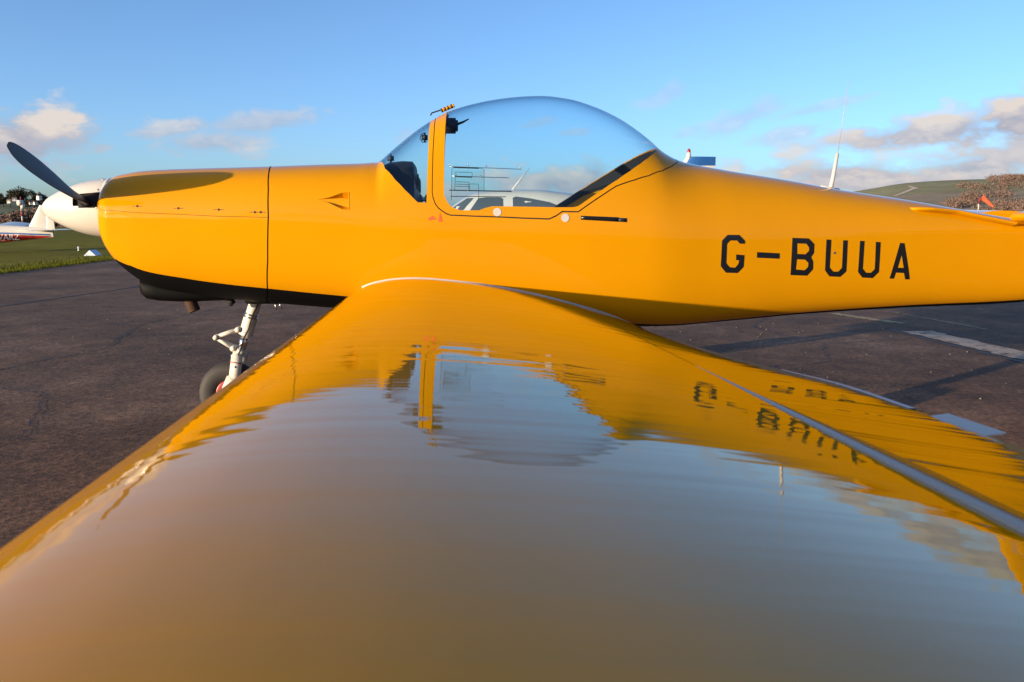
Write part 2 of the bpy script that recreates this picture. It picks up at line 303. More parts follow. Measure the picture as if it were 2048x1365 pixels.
def skin_part(S, P2, T, name, m, parent, off=0.0, both=True, flip=False):
    """triangles of the (x, v) plane wrapped onto the skin, mirrored to starboard"""
    used = np.unique(T); idx = np.full(len(P2), -1); idx[used] = np.arange(len(used)); P = P2[used]; T = idx[T]
    ph = np.clip(P[:, 1]/KV, 0, math.pi); o = off(P) if callable(off) else np.full(len(P), off)
    V = S.pt(P[:, 0], ph)+0; nn = S.nrm(P[:, 0], np.clip(ph, 2e-3, math.pi-2e-3)); V = V+nn*o[:, None]
    a, b, c = V[T[:, 0]], V[T[:, 1]], V[T[:, 2]]; fn = np.cross(b-a, c-a); bad = (fn*nn[T[:, 0]]).sum(1) < 0; T = T.copy(); T[bad] = T[bad][:, ::-1]
    if both:
        onmid = (ph < 1e-6) | (ph > math.pi-1e-6); mir = np.arange(len(V))+len(V); mir[onmid] = np.where(onmid)[0]
        V2 = V*[1, -1, 1]; n2 = nn*[1, -1, 1]; nn[onmid, 1] = 0; V = np.concatenate([V, V2]); nn = np.concatenate([nn, n2]); T = np.concatenate([T, mir[T][:, ::-1]])
        u = np.unique(T); ix = np.full(len(V), -1); ix[u] = np.arange(len(u)); V, nn, T = V[u], nn[u], ix[T]
    if flip: T = T[:, ::-1]; nn = -nn
    return obj(name, V, T, m, parent, True, nn)
def patch(S, polys, name, m, parent, off=.001, h=.03, both=False, side=-1, thick=0.0):
    """a polygon (with holes) in side view (x, z) laid on the skin"""
    Ls = [to_v(S, dense(list(p)+[p[0]], h))[:-1] for p in polys]; a = Ls[0]; lo, hi = a.min(0), a.max(0)
    gx, gy = np.meshgrid(np.arange(lo[0]+h/2, hi[0], h), np.arange(lo[1]+h/2, hi[1], h)); G = np.stack([gx.ravel(), gy.ravel()], 1)
    if len(G):
        G = G[pip(G, a)]
        if len(G): G = G[dist_poly(G, np.vstack([a, a[:1]])) > h*.3]
    P, T = cdt(G if len(G) else [], Ls, [True]*len(Ls)); C_ = P[T].mean(1); k = pip(C_, a)
    for b in Ls[1:]: k &= ~pip(C_, b)
    T = T[k]
    o = skin_part(S, P, T, name, m, parent, off, both)
    if side > 0 and not both:
        for v in o.data.vertices: v.co.y *= -1
        o.data.flip_normals()
    if thick:
        md = o.modifiers.new('thickness', 'SOLIDIFY'); md.thickness = thick; md.offset = -1
    return o

# ---------------------------------------------------------------- ground, hills
EDGE_X = -9.75; GZ = -.075               # the tarmac lies 7.5 cm below the origin
def az_of(px): return PSI+math.atan((px-1024)/1653)
HT = pchip([-math.pi, -1.0, az_of(0), az_of(120), -.2, 0, .42, az_of(1730), az_of(1800), az_of(1900), az_of(2048), 1.0, math.pi],
           [.016, .030, .0235, .020, .018, .012, .024, .0345, .0405, .0435, .0450, .05, .016])
def ground_h(x, y):
    dl = np.maximum(0, EDGE_X-np.asarray(x, float)); return GZ-.035-.32*(1-np.exp(-dl/12))-.011*np.minimum(dl, 300)
def terrain_h(x, y):
    r = np.hypot(x, y+4.84); a = np.arctan2(x, y+4.84); t = np.clip((r-480)/1150, 0, 1); t = t*t*(3-2*t)
    wav = 5*np.sin(x*.006+1.0)*np.sin(y*.0043)*np.clip((r-600)/500, 0, 1)
    return ground_h(x, y)-.6*np.clip((r-60)/200, 0, 1)*(x > EDGE_X)+HT(a)*1630*.90*t+wav*t
def polar_sheet(name, r0, r1, nr, na, m, hf):
    rs = np.geomspace(r0, r1, nr); aa = np.linspace(-math.pi, math.pi, na+1); Rr, Aa = np.meshgrid(rs, aa, indexing='ij')
    x = Rr*np.sin(Aa); y = Rr*np.cos(Aa)-4.84; return MB().grid(np.stack([x, y, hf(x, y)], -1)).build(name, m)
def ground_mat(name, build):
    m = bpy.data.materials.new(name); m.use_nodes = True; t = m.node_tree; b = t.nodes['Principled BSDF']; g = N(t, 'ShaderNodeNewGeometry').outputs['Position']; build(t, b, g); return m
def noise(t, v, sc, det=5.0, rough=.6, stretch=None):
    if stretch: v = N(t, 'ShaderNodeMapping', inp={0: v, 3: stretch}).outputs[0]
    return N(t, 'ShaderNodeTexNoise', inp={'Vector': v, 'Scale': sc, 'Detail': det, 'Roughness': rough}).outputs[0]
def ramp(t, f, stops):
    n = N(t, 'ShaderNodeValToRGB', inp={0: f}); e = n.color_ramp.elements
    while len(e) < len(stops): e.new(.5)
    for k, (p, c) in enumerate(stops): e[k].position = p; e[k].color = (*c, 1)
    return n.outputs[0]
def mixc(t, f, a, b, mode='MIX'): return N(t, 'ShaderNodeMix', data_type='RGBA', blend_type=mode, inp={'Factor': f, 6: a, 7: b}).outputs[2]
def m_asphalt(t, b, g):
    big = noise(t, g, .55, 6); mid = noise(t, g, 3.2, 8, .72); fine = noise(t, g, 34.0, 5, .75); spk = N(t, 'ShaderNodeTexVoronoi', inp={'Vector': g, 'Scale': 70.0})
    c = ramp(t, big, [(.3, (.074, .040, .023)), (.5, (.130, .070, .039)), (.68, (.190, .110, .068))])
    c = mixc(t, .75, c, ramp(t, mid, [(.3, (.42, .42, .43)), (.7, (1.6, 1.57, 1.52))]), 'MULTIPLY')
    c = mixc(t, .9, c, ramp(t, fine, [(.28, (.2, .2, .2)), (.5, (1, 1, 1)), (.72, (2.3, 2.2, 2.1))]), 'MULTIPLY')
    sp = M_(t, 'GREATER_THAN', noise(t, g, 9.0, 2), .66); sp2 = M_(t, 'MULTIPLY', M_(t, 'LESS_THAN', spk.outputs[0], .22), sp)
    c = mixc(t, sp2, c, (.20, .18, .16, 1)); t.links.new(c, b.inputs['Base Color']); b.inputs['Roughness'].default_value = .85; b.inputs['Specular IOR Level'].default_value = .3
    bp = N(t, 'ShaderNodeBump', inp={'Height': fine, 'Distance': .006, 'Strength': .8}); bp2 = N(t, 'ShaderNodeBump', inp={'Height': mid, 'Distance': .02, 'Strength': .5, 'Normal': bp.outputs[0]}); t.links.new(bp2.outputs[0], b.inputs['Normal'])
def m_grass(t, b, g):
    big = noise(t, g, .05, 5); mid = noise(t, g, .9, 6); fine = noise(t, g, 20.0, 4)
    c = ramp(t, big, [(.35, (.115, .108, .006)), (.6, (.155, .142, .007)), (.75, (.175, .14, .012))]); c = mixc(t, .8, c, ramp(t, mid, [(.3, (.6, .6, .6)), (.7, (1.4, 1.35, 1.2))]), 'MULTIPLY')
    c = mixc(t, .8, c, ramp(t, fine, [(.3, (.5, .5, .5)), (.7, (1.6, 1.5, 1.3))]), 'MULTIPLY'); t.links.new(c, b.inputs['Base Color']); b.inputs['Roughness'].default_value = .9; b.inputs['Specular IOR Level'].default_value = .1
    bp = N(t, 'ShaderNodeBump', inp={'Height': fine, 'Distance': .05, 'Strength': .7}); t.links.new(bp.outputs[0], b.inputs['Normal'])
def m_hill(t, b, g):
    v = N(t, 'ShaderNodeTexVoronoi', feature='F1', inp={'Vector': N(t, 'ShaderNodeMapping', inp={0: g, 3: (1, .45, 0)}).outputs[0], 'Scale': .0042}); f = noise(t, g, .012, 6)
    c = ramp(t, N(t, 'ShaderNodeSeparateColor', inp={0: v.outputs['Color']}).outputs[0], [(.2, (.24, .235, .13)), (.45, (.27, .24, .145)), (.65, (.22, .23, .12)), (.9, (.27, .22, .155))])  # field colours paled and greyed, distance haze put into the colour
    c = mixc(t, .7, c, ramp(t, f, [(.3, (.7, .65, .6)), (.7, (1.25, 1.25, 1.2))]), 'MULTIPLY'); c = mixc(t, .5, c, ramp(t, noise(t, g, .12, 4), [(.3, (.7, .7, .7)), (.7, (1.2, 1.2, 1.2))]), 'MULTIPLY')
    t.links.new(c, b.inputs['Base Color']); b.inputs['Roughness'].default_value = .95; b.inputs['Specular IOR Level'].default_value = .05
M['asphalt'] = ground_mat('worn_asphalt', m_asphalt); M['grass'] = ground_mat('short_grass', m_grass); M['hill'] = ground_mat('hill_fields', m_hill)
o = polar_sheet('grass_field', .05, 480, 70, 240, M['grass'], lambda x, y: np.where(x > EDGE_X-.001, GZ-.035-.6*np.clip((np.hypot(x, y+4.84)-60)/200, 0, 1), ground_h(x, y))); o['kind'] = 'structure'
o = polar_sheet('hillside', 470, 5200, 60, 720, M['hill'], lambda x, y: terrain_h(x, y)-.15); o['kind'] = 'structure'
ax = np.concatenate([[EDGE_X+.06*math.sin(k) for k in range(0)], []])
ys = np.linspace(-60, 95, 190); rng = np.random.RandomState(4)
edge = [(EDGE_X+.10*math.sin(yy*1.7)+.07*math.sin(yy*4.1+1)+rng.uniform(-.05, .05), yy, GZ) for yy in ys]
apron = MB().add(edge+[(70, yy, GZ) for yy in ys], [(i, i+len(ys), i+len(ys)+1, i+1) for i in range(len(ys)-1)]).build('apron', M['asphalt'], smooth=False); apron['kind'] = 'structure'
# markings and seams on the apron
def m_worn(colr, cover):
    def f(t, b, g):
        n_ = noise(t, g, 6.0, 7, .7); n3 = noise(t, g, 40.0, 3)
        k = M_(t, 'MULTIPLY', M_(t, 'ADD', M_(t, 'SUBTRACT', n_, cover), M_(t, 'MULTIPLY', M_(t, 'SUBTRACT', n3, .5), .25)), 9.0, clamp=True)
        c = mixc(t, k, (*colr, 1), (.075, .06, .052, 1)); t.links.new(c, b.inputs['Base Color']); b.inputs['Roughness'].default_value = .8
    return f
M['linew'] = ground_mat('worn_white_line', m_worn((.44, .33, .235), .51)); M['liney'] = ground_mat('worn_yellow_line', m_worn((.38, .28, .12), .5)); M['tar'] = mat('tar_seam', (.014, .012, .013), .6, var=.3)
def strip(name, p0, p1, w, m, z=.004, n=30, jag=.0, seed=1):
    rg = np.random.RandomState(seed); a, b = Vector((p0[0]*1.068, (p0[1]+4.84)*1.068-4.84, GZ)), Vector((p1[0]*1.068, (p1[1]+4.84)*1.068-4.84, GZ)); d = (b-a).normalized(); q = Vector((-d.y, d.x, 0)); V = []
    for i in range(n+1):
        c = a+(b-a)*i/n; V += [c+q*(w/2+rg.uniform(-jag, jag))+Vector((0, 0, z)), c-q*(w/2+rg.uniform(-jag, jag))+Vector((0, 0, z))]
    return MB().add(V, [(2*i, 2*i+1, 2*i+3, 2*i+2) for i in range(n)]).build(name, m, apron, smooth=False)
strip('painted_line', (4.72, 2.95), (4.76, -3.0), .33, M['linew'], .004, 60, .03, 3)
strip('tar_seam', (4.50, 3.05), (4.53, -3.0), .05, M['tar'], .0045, 60, .02, 4); strip('tar_seam', (4.96, 2.9), (5.02, -3.0), .04, M['tar'], .0045, 60, .02, 5)
strip('painted_line', (4.62, 4.55), (4.92, 3.55), .14, M['liney'], .004, 24, .03, 6)
strip('painted_line', (5.40, 4.75), (5.50, 3.0), .05, M['liney'], .004, 24, .015, 7)
strip('tar_seam', (-6.2, 3.4), (-4.4, 12.5), .05, M['tar'], .004, 60, .015, 8)
# cracks and loose stones
def crack(pts, w, seed):
    rg = np.random.RandomState(seed); P = dense([(x_*1.068, (y_+4.84)*1.068-4.84) for x_, y_ in pts], .07); P[1:-1] += rg.normal(0, .022, P[1:-1].shape); L = offset_line(P, w/2); L2 = offset_line(P, -w/2); L[1:-1] += rg.normal(0, w*.3, L[1:-1].shape)
    n = len(P); V = [(a[0], a[1], GZ+.0042) for a in L]+[(a[0], a[1], GZ+.0042) for a in L2]; MB().add(V, [(i, i+1, n+i+1, n+i) for i in range(n-1)]).build('crack', M['tar'], apron, smooth=False)
for k, (pts, w) in enumerate([([(-3.4, 1.2), (-2.9, 2.5), (-3.2, 4.2), (-2.6, 6.5)], .014), ([(-5.6, 4.4), (-4.3, 4.0), (-3.2, 4.2), (-1.6, 3.6)], .012), ([(2.2, 1.0), (3.0, 1.3), (3.4, 2.2), (4.5, 2.5)], .012), ([(2.6, .2), (3.5, .5), (4.4, .35)], .010), ([(3.4, 2.2), (3.2, 3.4), (3.9, 4.6)], .012), ([(-2.1, -.6), (-2.5, .5), (-3.4, 1.2), (-4.8, 1.6)], .010)]): crack(pts, w, 30+k)
rg = np.random.RandomState(21); V = []; F = []
for i in range(280):
    if i % 2: xx, yy = rg.uniform(-7, -.6), rg.uniform(-2.5, 10)
    else: xx, yy = rg.uniform(1.2, 5.5), rg.uniform(-.5, 5)
    q = rg.uniform(.003, .010); k = len(V); P = rg.normal(0, 1, (6, 3)); P /= np.linalg.norm(P, axis=1, keepdims=True); P = np.array([(1, 0, 0), (-1, 0, 0), (0, 1, 0), (0, -1, 0), (0, 0, 1), (0, 0, -1)])+P*.3
    V += [tuple(p*q*(1, 1, .7)+(xx, yy, GZ+q*.4)) for p in P]; F += [(k+a, k+b, k+c) for a, b, c in ((0, 2, 4), (2, 1, 4), (1, 3, 4), (3, 0, 4), (2, 0, 5), (1, 2, 5), (3, 1, 5), (0, 3, 5))]
lo_ = obj('loose_stones', V, F, mat('pale_grit', (.20, .16, .13), .9, var=.4, vscale=2), smooth=False); lo_['kind'] = 'stuff'; tag(lo_, 'scattered pale grit and small stones on the brown tarmac', 'stones')
# grass blades along the edge of the apron
rg = np.random.RandomState(2); V = []; F = []
for i in range(15000):
    yy = 11+22*rg.rand()**1.3; xx = EDGE_X+.12-abs(rg.normal(0, 1.1)) if i % 3 else EDGE_X+rg.normal(0, .10)
    h = rg.uniform(.03, .09); a = rg.uniform(0, 6.28); w_ = .008+.004*rg.rand(); z = float(ground_h(xx, yy)) if xx < EDGE_X else GZ-.01; dx, dy = w_*math.cos(a), w_*math.sin(a); k = len(V)
    V += [(xx-dx, yy-dy, z-.01), (xx+dx, yy+dy, z-.01), (xx+rg.normal(0, .03), yy+rg.normal(0, .03), z+h+.02)]; F.append((k, k+1, k+2))
M['blade_g'] = mat('grass_blade', (.085, .092, .007), .8, spec=.1, var=.4, vscale=2)
gr = obj('grass', V, F, M['blade_g'], smooth=False); tag(gr, 'rough green grass along the left edge of the tarmac', 'grass'); gr['kind'] = 'stuff'

# ---------------------------------------------------------------- the yellow aeroplane
AC = thing('light_aircraft', 'yellow low-wing two-seat aeroplane with bubble canopy and black registration G-BUUA', 'aeroplane', (-1.2, 0, 0))
AC_OFF = Vector(AC.location)
S = Skin(SKIN, -1.835, .13)
root = bpy.data.objects.new('tmp', None)
PARTS = []                                                          # everything below is built in world space, then hung on AC
def P_(o): PARTS.append(o); return o
Cv = {k: [tuple(p) for p in v] for k, v in CURVES.items()}
PI_V = math.pi*KV
fire = np.vstack([[(-.932, 0)], to_v(S, Cv['fire'][1:6]), [(-.945, to_v(S, [(-.941, .658)])[0, 1]), (-.95, PI_V)]])
seam = np.vstack([[(-1.834, S.phi(-1.834, 1.152)*KV)], to_v(S, Cv['seam'][:-1]), [(fire_x := -.8735, S.phi(-.8735, 1.1115)*KV)]])
bl = [(-1.8345, .945), (-1.80, .930), (-1.72, .897), (-1.623, .861), (-1.522, .8275)]+Cv['black'][3:]+[(-.2, .664), (.3, .612), (.8, .562), (1.15, .5285)]+[(x, float(S.zb(x))+.026) for x in (1.4, 1.65, 2.0, 2.4, 2.8, 3.2, 3.6, 4.2, 4.89)]
black = to_v(S, bl)
ws = np.vstack([[(-.346, 0)], to_v(S, Cv['ws_base'])]); arch = np.vstack([to_v(S, Cv['arch_front']), [(-.036, 0)]])
wspoly = np.vstack([ws, arch[1:]])
gap = np.vstack([[(-.006, 0)], to_v(S, Cv['gap'][:-1]), [(1.318, S.phi(1.318, 1.4155)*KV), (1.352, 0)]])
gx_ = np.linspace(1.228, 1.2435, 6); gz_ = np.minimum(1.170+.645*(gx_-.714), S.zt(gx_)-1e-5)
glassp = np.vstack([[(.052, 0)], to_v(S, Cv['glass']), to_v(S, np.stack([gx_, gz_], 1)), [(1.246, 0)]])
archpoly = np.vstack([arch[::-1], gap[1:6][::-1][:0], [(-.0405, S.phi(-.0405, 1.186)*KV)], gap[:6][::-1]])
duct = to_v(S, Cv['duct'])
H1 = .035
def closed_dense(p): return dense(np.vstack([p, p[:1]]), H1)[:-1]
GW = .0022
gx = np.concatenate([-1.8348+.15*(1-np.cos(np.linspace(0, math.pi/2, 9))), np.arange(-1.65, -.42, .04), np.arange(-.40, 1.62, .032), np.arange(1.66, 4.9, .06), [4.9]])
gv = np.concatenate([np.linspace(0, PI_V, 46)])
G = np.stack(np.meshgrid(gx, gv, indexing='ij'), -1).reshape(-1, 2)
fl, sl, gl_ = dense(fire, H1), dense(seam, H1), dense(gap, .02)
lines = [offset_line(fl, GW*1.6), offset_line(fl, -GW*1.6), offset_line(sl, GW*.8), offset_line(sl, -GW*.8), offset_line(gl_, GW), offset_line(gl_, -GW), dense(black, H1), dense(ws, H1), dense(arch, H1), dense(glassp, .025), closed_dense(duct)]
cl = [False]*10+[True]
for L in lines: L[:, 1] = np.clip(L[:, 1], 0, PI_V); L[:, 0] = np.clip(L[:, 0], -1.8349, 4.9)
keep = np.ones(len(G), bool)
for L, c in zip(lines, cl): keep &= dist_poly(G, np.vstack([L, L[:1]]) if c else L) > .007
inner = (G[:, 1] > 1e-6) & (G[:, 1] < PI_V-1e-6)
P2, TT = cdt(G[keep | ~inner & (np.abs(G[:, 1]-0) >= 0) & keep], lines, cl)
Cn = P2[TT].mean(1)
ar = np.abs(np.cross(P2[TT[:, 1]]-P2[TT[:, 0]], P2[TT[:, 2]]-P2[TT[:, 0]]))
kk = ar > 1e-9; TT, Cn = TT[kk], Cn[kk]
def between(L, w): return dist_poly(Cn, L) < w
fx = np.interp(Cn[:, 1], fl[:, 1], fl[:, 0]); front = Cn[:, 0] < fx
sv = np.interp(Cn[:, 0], sl[:, 0], sl[:, 1]); bv = np.interp(Cn[:, 0], black[:, 0], black[:, 1])
is_gap = between(fl, GW*1.6) | (between(sl, GW*.8) & front) | between(gl_, GW)
is_duct = pip(Cn, duct) & ~is_gap
is_glass = pip(Cn, np.vstack([glassp, [(1.246, -.01), (.052, -.01)]])) & ~is_gap
is_ws = pip(Cn, np.vstack([wspoly, [(-.036, -.01), (-.346, -.01)]])) & ~is_gap
is_cf = pip(Cn, np.vstack([gap, [(1.352, -.01), (-.006, -.01)]])) & ~is_gap & ~is_glass
is_arch = pip(Cn, np.vstack([archpoly, [(-.006, -.01), (-.036, -.01)]])) & ~is_gap & ~is_ws & ~is_cf & ~is_glass
rest = ~(is_gap | is_duct | is_glass | is_ws | is_cf | is_arch)
is_blk = rest & (Cn[:, 1] > bv)
cowl_u = P_(skin_part(S, P2, TT[rest & front & (Cn[:, 1] < sv) & ~is_blk], 'upper_cowling', M['paint'], None))
cowl_l = P_(skin_part(S, P2, TT[rest & front & (Cn[:, 1] >= sv) & ~is_blk], 'lower_cowling', M['paint'], None))
P_(skin_part(S, P2, TT[is_blk & front], 'belly_cowling', M['black'], None))
fus = P_(skin_part(S, P2, TT[rest & ~front & ~is_blk], 'fuselage', M['paint'], None))
P_(skin_part(S, P2, TT[is_blk & ~front], 'belly_panel', M['black'], None))
wsh = P_(skin_part(S, P2, TT[is_ws], 'windscreen', M['canopy'], None))
can = P_(skin_part(S, P2, TT[is_glass], 'canopy', M['canopy'], None))
cfr = P_(skin_part(S, P2, TT[is_cf], 'canopy_frame', M['paint'], None))
wfr = P_(skin_part(S, P2, TT[is_arch], 'windscreen_frame', M['paint'], None))
skin_part(S, P2, TT[is_cf], 'frame_lining', M['liner'], cfr, off=-.014, flip=True); skin_part(S, P2, TT[is_arch], 'frame_lining', M['liner'], wfr, off=-.014, flip=True)
def backing(L, name, parent, w=.012, off=-.005):
    mb = []
    for sgn in (1, -1):
        a, b = offset_line(L, w), offset_line(L, -w); a[:, 1] = np.clip(a[:, 1], 0, PI_V); b[:, 1] = np.clip(b[:, 1], 0, PI_V)
        A = S.pt(a[:, 0], a[:, 1]/KV, np.full(len(a), off)); B = S.pt(b[:, 0], b[:, 1]/KV, np.full(len(a), off)); mb.append(np.stack([A*[1, sgn, 1], B*[1, sgn, 1]], 1))
    o = MB()
    for g_ in mb: o.grid(g_)
    return o.build(name, M['seal'], parent)
backing(fl, 'panel_joint', fus); backing(sl, 'panel_joint', cowl_l); backing(gl_, 'canopy_seal', cfr)
# dark cockpit liner below the sill, floor and shelf
lx = np.linspace(-.45, 1.36, 60); lp = np.linspace(0, 1, 30); LX, LP = np.meshgrid(lx, lp, indexing='ij')
phi0 = S.phi(LX, np.minimum(S.zt(LX)-.01, np.where(LX < .0, 1.15, 1.10)+0*LX)); PH = phi0+(math.pi-phi0)*LP
A = S.pt(LX, PH, np.full(LX.shape, -.02)); o = MB().grid(A); o.grid(A*[1, -1, 1]); P_(o.build('cockpit_liner', M['liner']))
# NACA style inlet let into the side
for sgn in (-1, 1):
    xt, xb = -.622, -.467
    def dep(P): return -.042*np.clip((P[:, 0]-xt)/(xb-xt), 0, 1)**1.15
    k = TT[is_duct]; vc = S.phi(xb, 1.1945)*KV; P2d = P2.copy(); shrink = lambda P: np.stack([P[:, 0], vc+(P[:, 1]-vc)*(1-.5*np.clip((P[:, 0]-xt)/(xb-xt), 0, 1))], 1); P2d[np.unique(k)] = shrink(P2[np.unique(k)])
    fl_o = P_(skin_part(S, P2d, k, 'air_inlet', M['paint'], None, off=dep, both=False))
    dl = closed_dense(duct); D3 = np.vstack([dl, dl[:1]]); top = S.pt(D3[:, 0], D3[:, 1]/KV); D4 = shrink(D3); bot = S.pt(D4[:, 0], D4[:, 1]/KV)+S.nrm(D4[:, 0], D4[:, 1]/KV)*dep(D4)[:, None]
    lip = S.pt(np.full(9, xb+.003), S.phi(np.full(9, xb+.003), np.linspace(1.150, 1.239, 9)), np.full(9, -.001)); lp_ = MB().tube(lip, .0028, 8).build('inlet_lip', M['paint'], fl_o)
    w_ = MB().grid(np.stack([top, bot], 1)).build('inlet_wall', M['paint'], fl_o, smooth=False)
    if sgn > 0:
        for q in (fl_o, w_, lp_):
            for v in q.data.vertices: v.co.y *= -1
            q.data.flip_normals()
# lettering, placards, fasteners
for key, hol in (('G', 0), ('dash', 0), ('B', 2), ('U', 0), ('U2', 0), ('A', 1)):
    pl = [Cv['L_%s_%d' % (key, j)] for j in range(hol+1)]
    for sgn in (-1, 1):
        pp = pl if sgn < 0 else [[(2*2.095-x, z) for x, z in q] for q in pl]
        patch(S, pp, 'registration_dash' if key == 'dash' else 'registration_letter', M['letter'], fus, off=.0012, side=sgn)
def disc(name, x, z, r, m, parent, off=.0015, n=20): return patch(S, [[(x+r*math.cos(k*2*math.pi/n), z+r*math.sin(k*2*math.pi/n)) for k in range(n)]], name, m, parent, off)
for x, z in Cv['dots']: disc('round_placard', x, z, .0215, M['sealant'], cfr if x < .5 else fus, off=.002)
patch(S, [Cv['red2']], 'rescue_triangle', M['orange'], fus, off=.0015); patch(S, [[(-.064, 1.108), (-.050, 1.113), (-.040, 1.121), (-.034, 1.112), (-.022, 1.108), (-.022, 1.102), (-.04, 1.101), (-.056, 1.096)]], 'rescue_hand_mark', M['orange'], fus, off=.0015)
for x, z in Cv['fast']:
    disc('fastener', x, z, .0062, M['seal'], cowl_u, off=.0012, n=10)
    for d_ in (-1, 1): patch(S, [[(x+d_*.010, z-.0012), (x+d_*.026, z-.0012), (x+d_*.026, z+.0012), (x+d_*.010, z+.0012)]], 'fastener_mark', M['seal'], cowl_u, off=.001)
disc('rivet', 2.189, .917, .007, M['steel'], fus, off=.003, n=10)
patch(S, [[(.729, 1.1205), (.925, 1.1125), (.925, 1.090), (.729, 1.1005)]], 'hand_hold', M['letter'], fus, off=.006, thick=.008)
patch(S, [[(.926, 1.110), (.972, 1.108), (.972, 1.0875), (.926, 1.090)]], 'hand_hold_end', M['dark'], fus, off=.003, thick=.005)
# spine strakes in front of the tailplane
st = Cv['strake']
for sgn in (-1, 1):
    xs_ = np.linspace(2.694, 3.33, 30); zz_ = np.interp(xs_, [2.694, 2.963, 3.235, 3.33], [1.166, 1.142, 1.092, 1.075]); ph = S.phi(xs_, zz_)
    wd = .055*np.clip((xs_-2.694)/.10, 0, 1)**.5+.006; rows = []
    base = S.pt(xs_, ph, np.full(30, -.01)); nn = S.nrm(xs_, ph); nn = nn*[1, 1, .2]; nn /= np.linalg.norm(nn, axis=1, keepdims=True); up = np.array([0, 0, .008])
    for (k, u) in ((0, 1.4), (.6, 1.2), (.95, .7), (1.0, 0), (.95, -.7), (.6, -1.2), (0, -1.4)): rows.append(base+nn*(wd*k)[:, None]+up*u)
    g_ = np.stack(rows, 1)*[1, -sgn, 1]; o = MB().grid(g_); k = len(o.V); o.add(g_[0], [tuple(range(7))]); P_(fix_normals(o.build('tail_strake', M['paint'])))

# --- port and starboard wing
ROOT = -.535
Ug = pchip([0, .004, .017, .05, .091, .14, .205, .271, .321, .403, .487, .571, .655, .74, .826, .912, 1.0], [0, .105, .225, .452, .629, .781, .902, .965, .985, 1.0, .985, .932, .842, .715, .54, .36, .18])
Lg = pchip([0, .004, .017, .05, .1, .2, .35, .5, .72, 1.0], [0, -.10, -.19, -.27, -.31, -.34, -.36, -.36, -.30, -.10])
TEZ = pchip([-.35, 0, .8, 1.6, 2.2, 2.6, 3.0, 3.6, 4.9], [.485, .507, .560, .638, .699, .739, .7644, .800, .878])
def w_le(s): return -.456+.04*s, .7122+.0425*s
def w_h(s): return .672-.0536*s, .6662+.0494*s
def w_te(s): return 1.11-.09*s, float(TEZ(s))
def w_A(s): return .1463+(WTIP-.1463)*s/4.3
HX = .72
def wing_pt(c, s, low=False):
    (lx_, lz), (hx, hz) = w_le(s), w_h(s); A_ = w_A(s); zc_h = hz-A_*float(Ug(HX)); t = c/HX
    return (lx_+(hx-lx_)*t, ROOT-s, lz+(zc_h-lz)*t+A_*float((Lg if low else Ug)(c)))
S_IN, S_TIP, S_SPLIT = -.34, 4.95, 2.93
